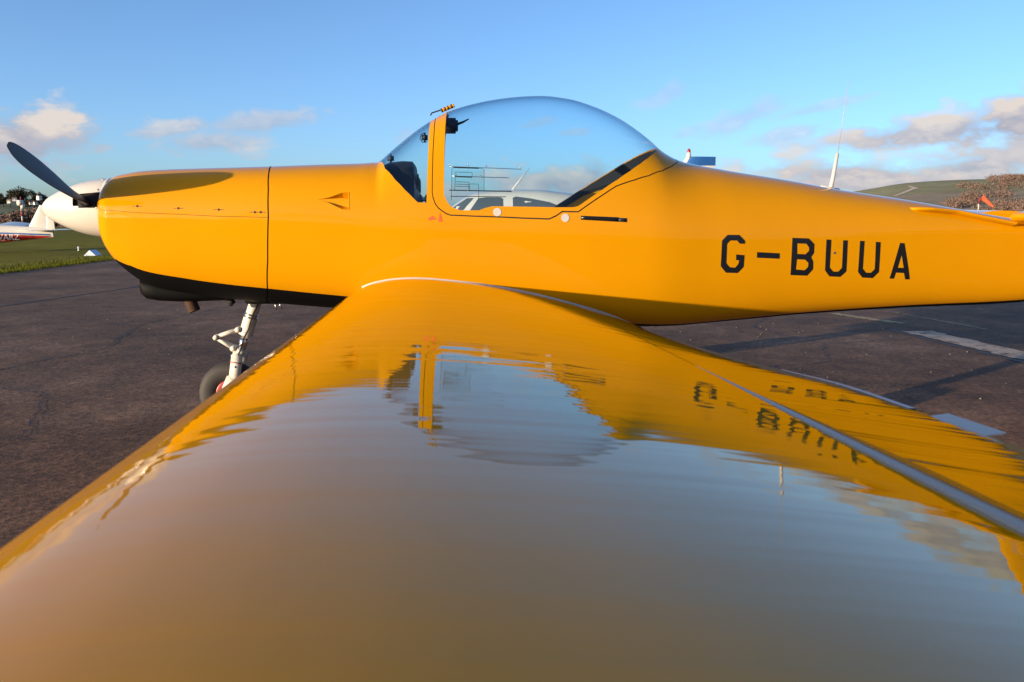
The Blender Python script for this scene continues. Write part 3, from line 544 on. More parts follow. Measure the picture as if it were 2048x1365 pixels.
def build_wing(sgn):
    cu = np.concatenate([[0], .004*np.array([.25, .6, 1.0]), np.linspace(.09, math.sqrt(HX), 44)**2]); cu = np.unique(np.round(cu, 5)); ss = np.concatenate([np.linspace(S_IN, 4.75, 70), 4.75+.2*np.sin(np.linspace(.2, 1, 6)*math.pi/2)])
    P = []
    for s in ss:
        k = 1.0 if s <= 4.75 else math.sqrt(max(0.0, 1-((s-4.75)/.2)**2)); up = [wing_pt(c, s) for c in cu]; lo = [wing_pt(c, s, True) for c in cu]
        row = lo[::-1]+up[1:]
        mid = [((a[2]+b[2])/2) for a, b in zip(up, lo)]
        if k < 1:
            ml = mid[::-1]+mid[1:]; row = [(p[0], p[1], m_+(p[2]-m_)*k) for p, m_ in zip(row, ml)]
        P.append([(p[0], p[1]*sgn, p[2]) for p in row])
    P = np.array(P); mb = MB().grid(P); n = P.shape[1]
    for i in range(len(ss)-1): mb.F.append((i*n, (i+1)*n, (i+1)*n+n-1, i*n+n-1))
    mb.F.append(tuple(range(n))); mb.F.append(tuple(range((len(ss)-1)*n, len(ss)*n)))
    wg = P_(sharp(fix_normals(mb.build('wing', M['wing'])), 50))
    def surf(name, s0, s1):
        P = []
        for s in np.linspace(s0, s1, 40):
            (hx, hz), (tx, tz) = w_h(s), w_te(s); a = wing_pt(HX, s); b = wing_pt(HX-.03, s); lo = wing_pt(HX, s, True); L0 = (w_te(s)[1]-hz)/(tx-hx); up = .010*min(1, (s-s0)/.6) if s0 > 1 else -.002; L0 -= up/(tx-hx); sl0 = 1.15*L0 if s0 > 1 else min(-.06, .8*(a[2]-b[2])/(a[0]-b[0])+.2*L0); L_ = tx-hx; row = []
            zm = (hz+lo[2])/2; th = (hz-lo[2])/2
            for k in np.linspace(1, 0, 10): row.append((hx+.006+L_*k, lo[2]+.004+(tz-.004-lo[2])*k))
            for k in range(1, 6): row.append((hx+.006-.02*math.sin(k/6*math.pi)*0+.006-.006*math.sin(math.pi*k/6), lo[2]+.004+(hz+up-.006-lo[2])*k/6))
            for t in np.linspace(0, 1, 18):
                z = (2*t**3-3*t*t+1)*(hz+up)+(t**3-2*t*t+t)*L_*sl0+(-2*t**3+3*t*t)*tz+(t**3-t*t)*L_*L0*(1.05 if s0 > 1 else 1.35)
                row.append((hx+.006+L_*t, z))
            P.append([(x, (ROOT-s)*sgn, z) for x, z in row])
        P = np.array(P); mb = MB().grid(P, closed=True); n = P.shape[1]; mb.F.append(tuple(range(n))); mb.F.append(tuple(range(39*n, 40*n)))
        return sharp(fix_normals(mb.build(name, M['wing'], wg)), 35)
    surf('flap', .04, S_SPLIT-.005); surf('aileron', S_SPLIT+.005, 4.72)
    # gap seal: a pale half-round strip lying over the hinge line
    P = []
    for s in np.linspace(2.6, 4.72, 70):
        hx, hz = w_h(s); k = min(1.0, .12+.88*(max(0, s-2.6)/1.15)**.8)
        P.append([(hx+.017*k*math.cos(a)+.004, (ROOT-s)*sgn, hz-.003-.016*k*(math.cos(a)*.16)+.009*k*math.sin(a)) for a in np.linspace(0, math.pi, 9)])
    sharp(fix_normals(MB().grid(np.array(P), closed=True).build('gap_seal', M['greyw'], wg)), 60)
    mb = MB()
    for s0, s1 in ((2.16, 2.90),):
        for s in (0,):
            P = [[(w_te(q)[0]+dx, (ROOT-q)*sgn, w_te(q)[1]+dz) for dx, dz in ((-.004, .002), (.012, .001), (.012, -.002), (-.004, -.003))] for q in np.linspace(s0, s1, 20)]; mb.grid(np.array(P), closed=True)
    mb.build('trailing_edge_strip', M['alu'], wg, smooth=False)
    P = []
    for q in np.linspace(2.975, 3.145, 10):
        x, z = w_te(q); P.append([(x+dx, (ROOT-q)*sgn, z+dz) for dx, dz in ((-.004, .0012), (.031, .005), (.031, .003), (-.004, -.0015))])
    P = np.array(P); mb = MB().grid(P, closed=True); mb.F += [(0, 1, 2, 3), (36, 37, 38, 39)]; mb.build('trim_tab', M['greyw'], wg, smooth=False)
    # sealant along the wing root
    pts = []
    for c in np.linspace(.03, .985, 60):
        best = None
        for s in np.linspace(-.2, .12, 65):
            if c <= HX: p = wing_pt(c, s)
            else:
                (hx, hz), (tx, tz) = w_h(s), w_te(s); t = (c-HX)/(1-HX); p = (hx+(tx-hx)*t, ROOT-s, hz+(tz-hz)*t+.012*math.sin(math.pi*t))
            y = float(S.pt(p[0], S.phi(p[0], p[2]))[1]); e = abs(y-p[1])
            if best is None or e < best[0]: best = (e, p)
        pts.append((best[1][0], (best[1][1]-.002)*sgn, best[1][2]+.001))
    pts = np.array(pts); pts[1:-1] = (pts[:-2]+pts[1:-1]*2+pts[2:])/4
    MB().tube(pts, .0042, 8).build('root_sealant', M['sealant'], wg)
    return wg
build_wing(1); build_wing(-1)

# --- tail
def lifting(name, fn, n, m, parent=None):
    """fn(t) -> le (x,y,z), te (x,y,z), thickness, thickness axis"""
    P = []
    cs = (1-np.cos(np.linspace(0, math.pi, 15)))/2
    for t in np.linspace(0, 1, n):
        a, b, th, axx = fn(t); a, b, axx = Vector(a), Vector(b), Vector(axx); row = []
        f = lambda c: 5*(.2969*math.sqrt(c)-.126*c-.3516*c*c+.2843*c**3-.1036*c**4)
        for c in cs[::-1]: row.append(a+(b-a)*c+axx*th*f(c))
        for c in cs[1:-1]: row.append(a+(b-a)*c-axx*th*f(c))
        P.append([tuple(q) for q in row])
    P = np.array(P); mb = MB().grid(P, closed=True); k = P.shape[1]; mb.F.append(tuple(range(k))); mb.F.append(tuple(range((n-1)*k, n*k)))
    return sharp(fix_normals(mb.build(name, m, parent)), 50)
for sgn in (-1, 1):
    tp = P_(lifting('tailplane', lambda t: ((3.36+.16*t, sgn*(.16+1.52*t), 1.115+.055*t), (3.95, sgn*(.16+1.52*t), 1.115+.055*t), .085-.03*t, (0, 0, 1)), 14, M['paint']))
    lifting('elevator', lambda t: ((3.96, sgn*(.17+1.5*t), 1.115+.055*t), (4.42-.05*t, sgn*(.17+1.5*t), 1.115+.055*t), .05-.015*t, (0, 0, 1)), 10, M['paint'], tp)
fin = P_(lifting('fin', lambda t: ((3.72+.75*t, 0, .95+1.15*t), (4.58+.22*t, 0, .95+1.15*t), .09-.03*t, (0, 1, 0)), 14, M['paint']))
P_(lifting('rudder', lambda t: ((4.60+.22*t, 0, .80+1.32*t), (5.05+.12*t, 0, .80+1.32*t), .05-.015*t, (0, 1, 0)), 10, M['paint']))

# --- spinner and propeller
SP = (-2.197, 0, 1.163)
prof = [(0, .002), (.004, .015), (.015, .032), (.04, .057), (.085, .084), (.14, .111), (.20, .134), (.26, .150), (.32, .160), (.365, .164), (.385, .164)]
pr = pchip([p[0] for p in prof], [p[1] for p in prof]); BA = R(BLADE_ANG)
hs = np.unique(np.concatenate([[0, .004, .01, .02, .035], np.linspace(.05, .385, 42)])); an = np.linspace(0, 2*math.pi, 97)[:-1]
V = [(SP[0]+h, -math.cos(a)*float(pr(h)), SP[2]+math.sin(a)*float(pr(h))) for h in hs for a in an]; F = []
def in_cut(h, a):
    for b in (BA, BA+math.pi):
        d = (a-b+math.pi) % (2*math.pi)-math.pi
        if abs(d) < .27-.12*max(0, (.27-h)/.06) and h > .225 and h < .372: return True
    return False
for i in range(len(hs)-1):
    for k in range(96):
        if not in_cut((hs[i]+hs[i+1])/2, an[k]+math.pi/96): F.append((i*96+k, i*96+(k+1) % 96, (i+1)*96+(k+1) % 96, (i+1)*96+k))
spn = P_(obj('spinner', V, F, M['white']))
MB().lathe([(h, max(.001, float(pr(h))-.02)) for h in np.linspace(.0, .38, 20)], SP, (1, 0, 0), 40).build('spinner_core', M['seal'], spn)
MB().lathe([(.375, .02), (.375, .166), (.392, .166), (.392, .05)], SP, (1, 0, 0), 64).build('spinner_backplate', M['white'], spn)
for a in np.arange(0, 2*math.pi, math.pi/5):
    if not in_cut(.35, a): MB().lathe([(0, .006), (.003, .0055), (.004, 0)], (SP[0]+.355, -math.cos(a)*.1635, SP[2]+math.sin(a)*.1635), (0, -math.cos(a), math.sin(a)), 10).build('spinner_screw', M['steel'], spn)
HUBX = SP[0]+.285
for b in (BA, BA+math.pi):
    rad = Vector((0, -math.cos(b), math.sin(b))); tang = Vector((0, math.sin(b), math.cos(b)))*1.0; axl = Vector((-1, 0, 0)); P = []
    rs = np.concatenate([np.linspace(.06, .9, 30), [.92, .935, .943]])
    ch = pchip([.06, .14, .2, .35, .55, .75, .86, .92, .943], [.075, .08, .10, .138, .145, .128, .10, .06, .012]); tk = pchip([.06, .14, .22, .4, .7, .943], [.075, .06, .034, .02, .012, .004]); pit = pchip([.06, .2, .4, .7, .943], [52, 48, 33, 21, 15])
    for r_ in rs:
        a = R(float(pit(r_))); cd = tang*math.cos(a)+axl*math.sin(a); nd = axl*math.cos(a)-tang*math.sin(a); c_, t_ = float(ch(r_)), float(tk(r_)); o_ = Vector((HUBX, 0, SP[2]))+rad*r_
        row = [o_+cd*(c_/2*math.cos(u))+nd*(t_/2*math.sin(u)*(1.0 if math.sin(u) > 0 else .55)) for u in np.linspace(0, 2*math.pi, 21)[:-1]]; P.append([tuple(q) for q in row])
    P = np.array(P); mb = MB().grid(P, closed=True); mb.F += [tuple(range(20)), tuple(range((len(rs)-1)*20, len(rs)*20))]
    P_(fix_normals(mb.build('propeller_blade', M['blade'])))
# --- chin scoop, exhaust, drains
P = []
for x, hw, zt_, zb_ in ((-1.634, .17, .80, .705), (-1.632, .20, .80, .682), (-1.61, .215, .79, .664), (-1.55, .22, .78, .653), (-1.45, .22, .76, .648), (-1.35, .21, .75, .648), (-1.22, .19, .74, .652), (-1.08, .15, .72, .658), (-.96, .10, .70, .665)):
    zc_ = (zt_+zb_)/2; P.append([(x, hw*math.copysign(abs(math.cos(a))**.55, math.cos(a)), zc_+(zt_-zb_)/2*math.copysign(abs(math.sin(a))**.6, math.sin(a))) for a in np.linspace(0, 2*math.pi, 33)[:-1]])
mb = MB().grid(np.array(P), closed=True); mb.F += [tuple(range(32)), tuple(range(8*32, 9*32))]; P_(sharp(fix_normals(mb.build('chin_scoop', M['black'])), 50))
MB_ = MB().tube([(-1.395, -.12, .70), (-1.392, -.125, .655), (-1.37, -.13, .596)], .034, 20, caps=False); MB_.tube([(-1.392, -.125, .655), (-1.37, -.13, .598)], .030, 20, caps=False); P_(MB_.build('exhaust_pipe', M['rust']))
P_(MB().tube([(-1.19, -.1, .66), (-1.165, -.1, .63)], .02, 12).build('drain_tube', M['seal']))
P_(MB().box((-.985, -.06, .648), (.22, .14, .03), .008).build('gear_mounting', M['black']))
P_(MB().tube([(-.935, -.1, .64), (-.93, -.1, .595)], .004, 8).tube([(-.915, -.09, .64), (-.90, -.09, .598)], .004, 8).build('drain_pipe', M['steel']))
# --- nose gear
NG = P_(MB().tube([(-1.045, 0, .70), (-1.06, 0, .645), (-1.095, 0, .545)], .034, 24).tube([(-1.094, 0, .548), (-1.125, 0, .452)], .0385, 24).tube([(-1.122, 0, .462), (-1.128, 0, .442)], .041, 24).build('nose_gear', M['gearw']))
sharp(NG, 40)
MB().tube([(-1.128, 0, .442), (-1.158, 0, .352)], .025, 20).build('oleo_piston', M['chrome'], NG)
MB().tube([(-1.089, 0, .564), (-1.0915, 0, .556)], .0395, 24).tube([(-1.0935, 0, .549), (-1.096, 0, .541)], .0395, 24).build('clamp_ring', M['steel'], NG)
o = MB().tube([(-1.157, 0, .362), (-1.166, 0, .338)], .034, 20).tube([(-1.166, 0, .338), (-1.17, 0, .326)], .038, 20)
o.box((-1.178, -.066, .255), (.064, .016, .155), .006, Matrix.Rotation(R(9), 3, 'Y')).box((-1.178, .066, .255), (.064, .016, .155), .006, Matrix.Rotation(R(9), 3, 'Y')).box((-1.170, 0, .327), (.06, .145, .022), .006, Matrix.Rotation(R(9), 3, 'Y'))
o.box((-1.208, -.067, .145), (.095, .016, .13), .012, Matrix.Rotation(R(24), 3, 'Y')).box((-1.208, .067, .145), (.095, .016, .13), .006, Matrix.Rotation(R(14), 3, 'Y')).tube([(-1.222, -.08, .106), (-1.222, .08, .106)], .02, 12); o.build('fork', M['gearw'], NG)
MB().box((-1.1755, -.0745, .293), (.0655, .003, .0055), 0, Matrix.Rotation(R(9), 3, 'Y')).build('red_stripe', M['red'], NG)
MB().lathe([(0, .006), (.004, .005), (.004, 0)], (-1.178, -.074, .268), (0, -1, 0), 12).build('fork_bolt', M['seal'], NG)
MB().tube([(-1.03, -.03, .65), (-1.075, -.045, .56), (-1.10, -.047, .48), (-1.128, -.05, .43), (-1.15, -.05, .36), (-1.165, -.06, .33)], .0045, 8).build('brake_hose', M['seal'], NG)
def link_arm(a, b, y, w0=.013, w1=.010):
    a, b = Vector(a), Vector(b); MB().tube([a+Vector((0, -y, 0)), b+Vector((0, -y, 0))], [w0, w1], 10).tube([a+Vector((0, y, 0)), b+Vector((0, y, 0))], [w0, w1], 10).tube([a+Vector((0, -y-.02, 0)), a+Vector((0, y+.02, 0))], .016, 14).tube([b+Vector((0, -y-.016, 0)), b+Vector((0, y+.016, 0))], .013, 14).build('torque_link', M['gearw'], NG)
link_arm((-1.163, 0, .477), (-1.288, 0, .436), .022); link_arm((-1.197, 0, .367), (-1.293, 0, .430), .016)
def wheel(c, r, w, parent, hubm=None):
    x, y, z = c; MB().lathe([(-.32*w, .45*r), (-.46*w, .58*r), (-.5*w, .78*r), (-.44*w, .90*r), (-.28*w, .975*r), (-.1*w, r), (.1*w, r), (.28*w, .975*r), (.44*w, .90*r), (.5*w, .78*r), (.46*w, .58*r), (.32*w, .45*r)], c, (0, 1, 0), 40).build('tyre', M['rubber'], parent)
    MB().lathe([(-.36*w, .02*r), (-.40*w, .2*r), (-.30*w, .30*r), (-.36*w, .42*r), (-.3*w, .47*r), (.3*w, .47*r), (.36*w, .42*r), (.30*w, .30*r), (.40*w, .2*r), (.36*w, .02*r)], c, (0, 1, 0), 28).build('wheel_hub', hubm or M['red'], parent)
wheel((-1.222, 0, .106), .180, .115, NG)
# --- main gear (under the wing, seen by its shadow)
for sgn in (-1, 1):
    mg = P_(MB().tube([(.42, sgn*.98, .66), (.50, sgn*1.14, .36), (.55, sgn*1.20, .11)], [.06, .055, .05], 14).tube([(.55, sgn*1.18, .115), (.55, sgn*1.32, .115)], .02, 10).build('main_gear', M['gearw']))
    wheel((.55, sgn*1.28, .115), .19, .15, mg, M['gearw'])
# --- inside the cockpit
P = []
for y in np.linspace(-.46, .46, 25):
    k = math.sqrt(max(0.0, 1-(y/.47)**4)); P.append([(-.335, y, 1.10+.285*k), (-.27, y, 1.10+.315*k), (-.20, y, 1.10+.322*k), (-.150, y, 1.10+.320*k), (-.135, y, 1.10+.300*k), (-.125, y, 1.10+.20*k), (-.108, y, 1.09), (-.10, y, .95)])
P_(sharp(MB().grid(np.array(P)).build('instrument_panel', M['dark']), 40)); IP = PARTS[-1]
MB().box((-.27, -.12, 1.436), (.035, .04, .05), .012).build('compass', M['dark'], IP)
for y, z in ((-.30, 1.30), (-.18, 1.31), (-.30, 1.2), (-.18, 1.2), (0, 1.3), (0, 1.2), (.18, 1.3), (.3, 1.3), (.18, 1.2)): MB().lathe([(0, .04), (.006, .04), (.006, .034), (.002, .033), (.002, 0)], (-.122 if z > 1.25 else -.110, y, z), (1, 0, 0), 20).build('dial', M['letter'], IP)
for y in (-.35, -.28): MB().tube([(-.105, y, 1.205), (-.078, y, 1.21)], [.006, .013], 10).build('control_knob', M['steel'], IP)
MB().box((-.072, -.40, 1.205), (.012, .03, .055), .004).build('switch_guard', M['seal'], IP)
for y in (-.25, .25): P_(MB().box((.72, y, .86), (.12, .40, .52), .05, Matrix.Rotation(R(22), 3, 'Y')).box((.48, y, .68), (.44, .40, .12), .05).build('seat', M['dark']))
o = MB(); o.box((.055, -.03, 1.625), (.10, .14, .075), .012).box((.018, -.03, 1.65), (.06, .10, .05), .01); LT = P_(o.build('canopy_latch', M['dark'])); MB().tube([(.10, -.05, 1.632), (.135, -.05, 1.645), (.167, -.05, 1.662)], [.008, .006, .003], 8).build('latch_lever', M['dark'], LT)
o = MB().box((-.082, -.06, 1.556), (.034, .075, .05), .012); LMP = P_(o.build('cockpit_lamp', M['dark'])); MB().tube([(-.075, -.09, 1.577), (-.10, -.09, 1.572), (-.108, -.09, 1.548), (-.095, -.09, 1.528), (-.07, -.09, 1.530)], .0025, 6).build('lamp_cable', M['seal'], LMP)
# clear-vision panel in the canopy side
def rod(pts, r, m, parent, name='vent_rail'):
    pts = dense(pts, .03); q = S.pt(pts[:, 0], S.phi(pts[:, 0], pts[:, 1]), np.full(len(pts), -.006)); return MB().tube(q, r, 6).build(name, m, parent)
VP = P_(patch(S, [[(.062, 1.36), (.226, 1.355), (.224, 1.252), (.058, 1.256)]], 'vent_panel', M['vent'], None, off=-.010))
rod([(.046, 1.374), (.421, 1.361)], .0016, M['steel'], VP); rod([(.06, 1.324), (.355, 1.316)], .0018, M['steel'], VP); rod([(.047, 1.2515), (.368, 1.246)], .0028, M['seal'], VP); rod([(.052, 1.220), (.34, 1.218)], .002, M['seal'], VP)
rod([(.07, 1.369), (.20, 1.3655)], .0034, M['seal'], VP); rod([(.079, 1.322), (.165, 1.3195)], .0034, M['seal'], VP)
rod([(.062, 1.36), (.066, 1.367), (.222, 1.363), (.228, 1.357), (.226, 1.252)], .0012, M['seal'], VP, 'vent_frame'); rod([(.062, 1.36), (.058, 1.2)], .0012, M['seal'], VP, 'vent_frame')
rod([(.079, 1.32), (.079, 1.345), (.166, 1.343), (.166, 1.32)], .0012, M['seal'], VP, 'vent_frame'); rod([(.079, 1.32), (.075, 1.25)], .0012, M['seal'], VP, 'vent_frame'); rod([(.08, 1.295), (.148, 1.293), (.148, 1.256)], .0012, M['seal'], VP, 'vent_frame'); rod([(.08, 1.272), (.148, 1.270)], .0012, M['seal'], VP, 'vent_frame'); rod([(.152, 1.284), (.198, 1.283), (.198, 1.20)], .0012, M['seal'], VP, 'vent_frame'); rod([(.152, 1.284), (.153, 1.256)], .0012, M['seal'], VP, 'vent_frame'); rod([(.08, 1.283), (.148, 1.281)], .0012, M['seal'], VP, 'vent_frame')
for x, z in ((.05, 1.377), (.145, 1.377), (.082, 1.327), (.142, 1.25), (.24, 1.372), (.416, 1.362), (.21, 1.321)):
    q = S.pt(np.array(x), S.phi(x, z), np.array(.003)); MB().lathe([(0, .0042), (.003, .004), (.004, 0)], q, (0, -1, .3), 10).build('vent_screw', M['chrome'], VP)
# striped canopy release on top of the arch
o = P_(MB().tube([(-.048, -.06, 1.678), (-.04, -.055, 1.692), (-.005, -.04, 1.705), (.014, -.04, 1.712)], .004, 8).build('release_handle', M['seal']))
hd = [(x_, -.04, 1.706+(x_-.012)*.42) for x_ in np.linspace(.012, .085, 9)]
for k in range(8): MB().tube([hd[k], hd[k+1]], .0115, 10).build('handle_stripe', M['letter'] if k % 2 == 0 else M['paint'], o)
# whip aerial on the spine
o = P_(MB().tube([(2.325, 0, 1.277), (2.335, 0, 1.33), (2.357, 0, 1.490)], [.014, .012, .010], 12).build('aerial', M['sealant'])); MB().tube([(2.357, 0, 1.488), (2.38, 0, 1.70), (2.402, 0, 1.915)], [.0022, .0018, .0012], 6).build('aerial_whip', M['greyw'], o)
MB().box((2.315, 0, 1.287), (.12, .05, .012), .004, Matrix.Rotation(R(9), 3, 'Y')).build('aerial_base', M['sealant'], o)
for o in PARTS:
    o.parent = AC; o.location = -AC_OFF

# ---------------------------------------------------------------- other aeroplanes
TK = dict(w=[(-2.35, .36), (-2.0, .46), (-1.3, .54), (-.4, .57), (.5, .57), (1.1, .52), (2, .38), (3, .24), (4, .12), (4.6, .05)],
          zc=[(-2.35, 1.02), (-1, 1.05), (1, 1.06), (4.6, 1.10)], nt=[(-2.35, 2.4), (-1.3, 2.6), (-.4, 2.6), (1.4, 2.4), (4.6, 2.2)], nb=[(-2.35, 2.4), (0, 3), (4.6, 2.3)],
          zt=[(-2.35, 1.26), (-2.0, 1.32), (-1.5, 1.36), (-1.36, 1.375), (-1.32, 1.39), (-.95, 1.62), (-.8, 1.69), (-.6, 1.725), (0, 1.765), (.4, 1.765), (.9, 1.72), (1.4, 1.645), (2.0, 1.53), (3, 1.36), (3.8, 1.27), (4.6, 1.20)],
          zb=[(-2.35, .80), (-2.0, .68), (-1, .60), (.5, .58), (1.4, .66), (3, .88), (4.6, 1.02)])
TK2 = dict(TK, zc=[(-2.35, .95), (-1, .85), (1, .80), (4.6, .86)], zt=[(-2.35, 1.2), (-1.4, 1.28), (-.9, 1.55), (0, 1.64), (.6, 1.58), (1.2, 1.40), (1.9, 1.26), (3, 1.18), (3.8, 1.12), (4.6, 1.03)], zb=[(-2.35, .72), (-1.5, .52), (-.5, .42), (.8, .38), (1.9, .38), (3, .48), (4.6, .66)])
def reg_text(txt, size, m, parent, x, z, y):
    cu = bpy.data.curves.new('text', 'FONT'); cu.body = txt; cu.size = size; cu.extrude = .002; ob = bpy.data.objects.new('t', cu); COL.objects.link(ob)
    dg = bpy.context.evaluated_depsgraph_get(); me = bpy.data.meshes.new_from_object(ob.evaluated_get(dg)); bpy.data.objects.remove(ob)
    me.transform(Matrix.Translation((x, y, z)) @ Matrix.Rotation(R(90), 4, 'X')); me.materials.clear(); me.materials.append(m)
    return link(bpy.data.objects.new('registration_lettering', me), parent)
def trainer(label, loc, rz, low, fintop, stripe, text=None, tab=TK, fz=1.2, fx=0.0):
    T = thing('light_aircraft', label, 'aeroplane', loc, rz); s = Skin(tab, -2.35, .12)
    xs_ = np.concatenate([-2.3499+.12*(1-np.cos(np.linspace(0, math.pi/2, 6))), np.linspace(-2.15, 4.6, 60)]); ph = np.linspace(0, 2*math.pi, 49)
    X, PHI = np.meshgrid(xs_, ph[:-1], indexing='ij')
    half = np.where(PHI <= math.pi, PHI, 2*math.pi-PHI); A = s.pt(X, half); A[..., 1] *= np.where(PHI <= math.pi, 1, -1)
    fs = fix_normals(MB().grid(A, closed=True).build('fuselage', M['white'], T))
    band = lambda z0, z1, x0=-2.25, x1=4.5: [(x, z0(x)) for x in np.linspace(x0, x1, 24)]+[(x, z1(x)) for x in np.linspace(x1, x0, 24)]
    for sd_ in (-1, 1):
        patch(s, [band(lambda x: float(s.zb(x))+.02, lambda x: min(low(x), float(s.zt(x))-.05))], 'lower_fuselage_paint', stripe[0], fs, .004, .12, side=sd_)
        patch(s, [band(lambda x: min(low(x)+.02, float(s.zt(x))-.05), lambda x: min(low(x)+.09, float(s.zt(x))-.03))], 'fuselage_stripe', stripe[1], fs, .005, .12, side=sd_)
        patch(s, [[(-1.27, 1.355), (-1.0, 1.355), (-.80, 1.585), (-.92, 1.585)]], 'windscreen', M['tinted'], fs, .006, .1, side=sd_)
        patch(s, [[(-.90, 1.30), (-.23, 1.30), (-.23, 1.57), (-.28, 1.60), (-.55, 1.60), (-.70, 1.585)]], 'cabin_window', M['tinted'], fs, .006, .1, side=sd_)
        patch(s, [[(-.04, 1.30), (.70, 1.33), (.85, 1.39), (.82, 1.45), (.66, 1.51), (.3, 1.58), (.02, 1.615), (-.04, 1.59)]], 'cabin_window', M['tinted'], fs, .006, .1, side=sd_)
        wg = lifting('wing', lambda t: ((-.35+.15*t*(t < .3), sd_*(.3+4.6*t), .74+.52*t), (1.2-.12*t, sd_*(.3+4.6*t), .72+.52*t), .2-.02*t, (0, 0, 1)), 10, M['white'], T)
        lifting('stabilator', lambda t: ((3.85+.1*t, sd_*(.03+1.75*t), fz-.07), (4.6, sd_*(.03+1.75*t), fz-.07), .08, (0, 0, 1)), 8, M['white'], T)
        mg = MB().tube([(.55, sd_*1.5, .95), (.55, sd_*1.5, .2)], .05, 10).build('main_gear', M['white'], T); wheel((.55, sd_*1.5, .2), .2, .15, mg, M['white'])
    fin = lifting('fin', lambda t: ((fx+3.45+.62*t, 0, fz+1.05*t), (fx+4.25+.10*t, 0, fz+1.05*t), .1-.04*t, (0, 1, 0)), 10, M['white'], T); lifting('rudder', lambda t: ((fx+4.26+.10*t, 0, fz-.1+1.15*t), (fx+4.68-.05*t, 0, fz-.1+1.15*t), .05, (0, 1, 0)), 8, M['white'], T)
    if fintop:
        for j, (z0, z1, m_) in enumerate(((.92, 1.1, 0), (.78, .80, 1), (.70, .72, 1), (.62, .64, 1))): lifting('fin_stripe', lambda t: ((fx+3.50+.62*(z0+(z1-z0)*t)/1.1, 0, fz+1.05*(z0+(z1-z0)*t)/1.1), (fx+4.66, 0, fz+1.05*(z0+(z1-z0)*t)/1.1), .115, (0, 1, 0)), 3, stripe[1] if m_ == 0 else M['blue'], fin)
        MB().tube([(fx+4.12, 0, fz+1.03), (fx+4.12, 0, fz+1.13)], [.05, .04], 12).build('beacon_base', M['white'], fin); MB().lathe([(0, .035), (.04, .035), (.07, .02), (.08, 0)], (fx+4.12, 0, fz+1.13), (0, 0, 1), 14).build('beacon', M['red'], fin)
    for x0, x1 in ((-.04, .30), (1.55, 1.90)): MB().tube([(x0, 0, float(s.zt(x0))-.01), (x1, 0, float(s.zt(x0))+.42)], [.018, .006], 8).build('aerial', M['white'], T)
    ng = MB().tube([(-1.65, 0, .8), (-1.7, 0, .2)], .045, 10).build('nose_gear', M['white'], T); wheel((-1.72, 0, .19), .19, .14, ng, M['white'])
    MB().lathe([(0, .005), (.06, .08), (.15, .13), (.28, .16)], (-2.62, 0, 1.05), (1, 0, 0), 24).build('spinner', M['white'], T)
    for b in (.6, .6+math.pi): MB().tube([(-2.45, 0, 1.05), (-2.45, math.cos(b)*.5, 1.05+math.sin(b)*.5), (-2.45, math.cos(b)*.92, 1.05+math.sin(b)*.92)], [.04, .05, .03], 8).build('propeller_blade', M['blade'], T)
    if text: reg_text(text[0], text[1], text[2], T, text[3], text[4], text[5])
    return T
def at(px, dist, z=0.0):
    a = az_of(px); return (dist*math.tan(a-PSI)*math.cos(PSI)+dist*math.sin(PSI), -4.84+dist*math.cos(PSI)-dist*math.tan(a-PSI)*math.sin(PSI), z)
trainer('white low-wing aeroplane with blue-topped fin and red beacon parked behind the canopy', at(1028, 16.6, GZ), R(-3), lambda x: 1.0, True, (M['blue'], M['blue']), None, TK, 1.36, -.66)
lx_, ly_, _ = at(117, 38); gz = float(ground_h(lx_, ly_))
trainer('white and red low-wing aeroplane lettered G-WARZ parked on the grass', (lx_-4.68, ly_+.4, gz), R(-4), lambda x: .885-.038*x, False, (M['red'], M['blue']), ('G-WARZ', .38, M['white'], 1.80, .545, -.50), TK2, 1.05)

# ---------------------------------------------------------------- small things on the airfield
x, y, _ = at(55, 100); zg = float(ground_h(x, y)); T = thing('striped_mast', 'red and white striped mast with a white box on top beyond the parked aeroplane', 'mast', (x, y, zg))
zt_ = 1.1+(440-398)/1653*100-zg
for k in range(6): MB().tube([(0, 0, zt_*.80*k/6), (0, 0, zt_*.80*(k+1)/6)], .09, 10).build('mast_section', M['red'] if k % 2 == 0 else M['white'], T)
MB().box((-.1, 0, zt_*.88), (.62, .4, .62), .05).box((.18, 0, zt_*.79), (.42, .3, .5), .05).build('mast_head', M['white'], T); MB().tube([(0, 0, zt_*.95), (0, 0, zt_*1.05)], .05, 8).build('mast_tip', M['red'], T)
x, y, _ = at(1945, 118); T = thing('windsock', 'orange windsock drooping from a red and white pole by the wooded hill', 'windsock', (x, y, -.1)); zt_ = 1.1+(440-397)/1653*118+.1
for k in range(5): MB().tube([(0, 0, zt_*k/5), (0, 0, zt_*(k+1)/5)], .07, 10).build('pole_section', M['white'] if k % 2 else M['red'], T)
o = MB().lathe([(0, .36), (.4, .33), (1.0, .28), (1.7, .19), (2.0, .17)], (.55, 0, zt_+.0), (.80, 0, -.60), 16).build('sock', mat('orange_fabric', (.75, .13, .05), .8, var=.1), T); MB().tube([(0, 0, zt_-.1), (.3, 0, zt_+.02), (.57, 0, zt_+.06)], .03, 6).build('sock_arm', M['steel'], T)
x, y, _ = at(190, 31); zg = float(ground_h(x, y)); MBk = MB().add([(-.22, -.3, 0), (.22, -.3, 0), (0, -.3, .21), (-.22, .3, 0), (.22, .3, 0), (0, .3, .21)], [(0, 1, 2), (3, 5, 4), (0, 2, 5, 3), (1, 4, 5, 2), (0, 3, 4, 1)])
o = MBk.build('ground_marker', mat('pale_blue_white', (.55, .62, .72), .5, var=.05), smooth=False); o.location = (x, y, zg); tag(o, 'pale wedge-shaped marker lying on the grass below the spinner', 'marker')
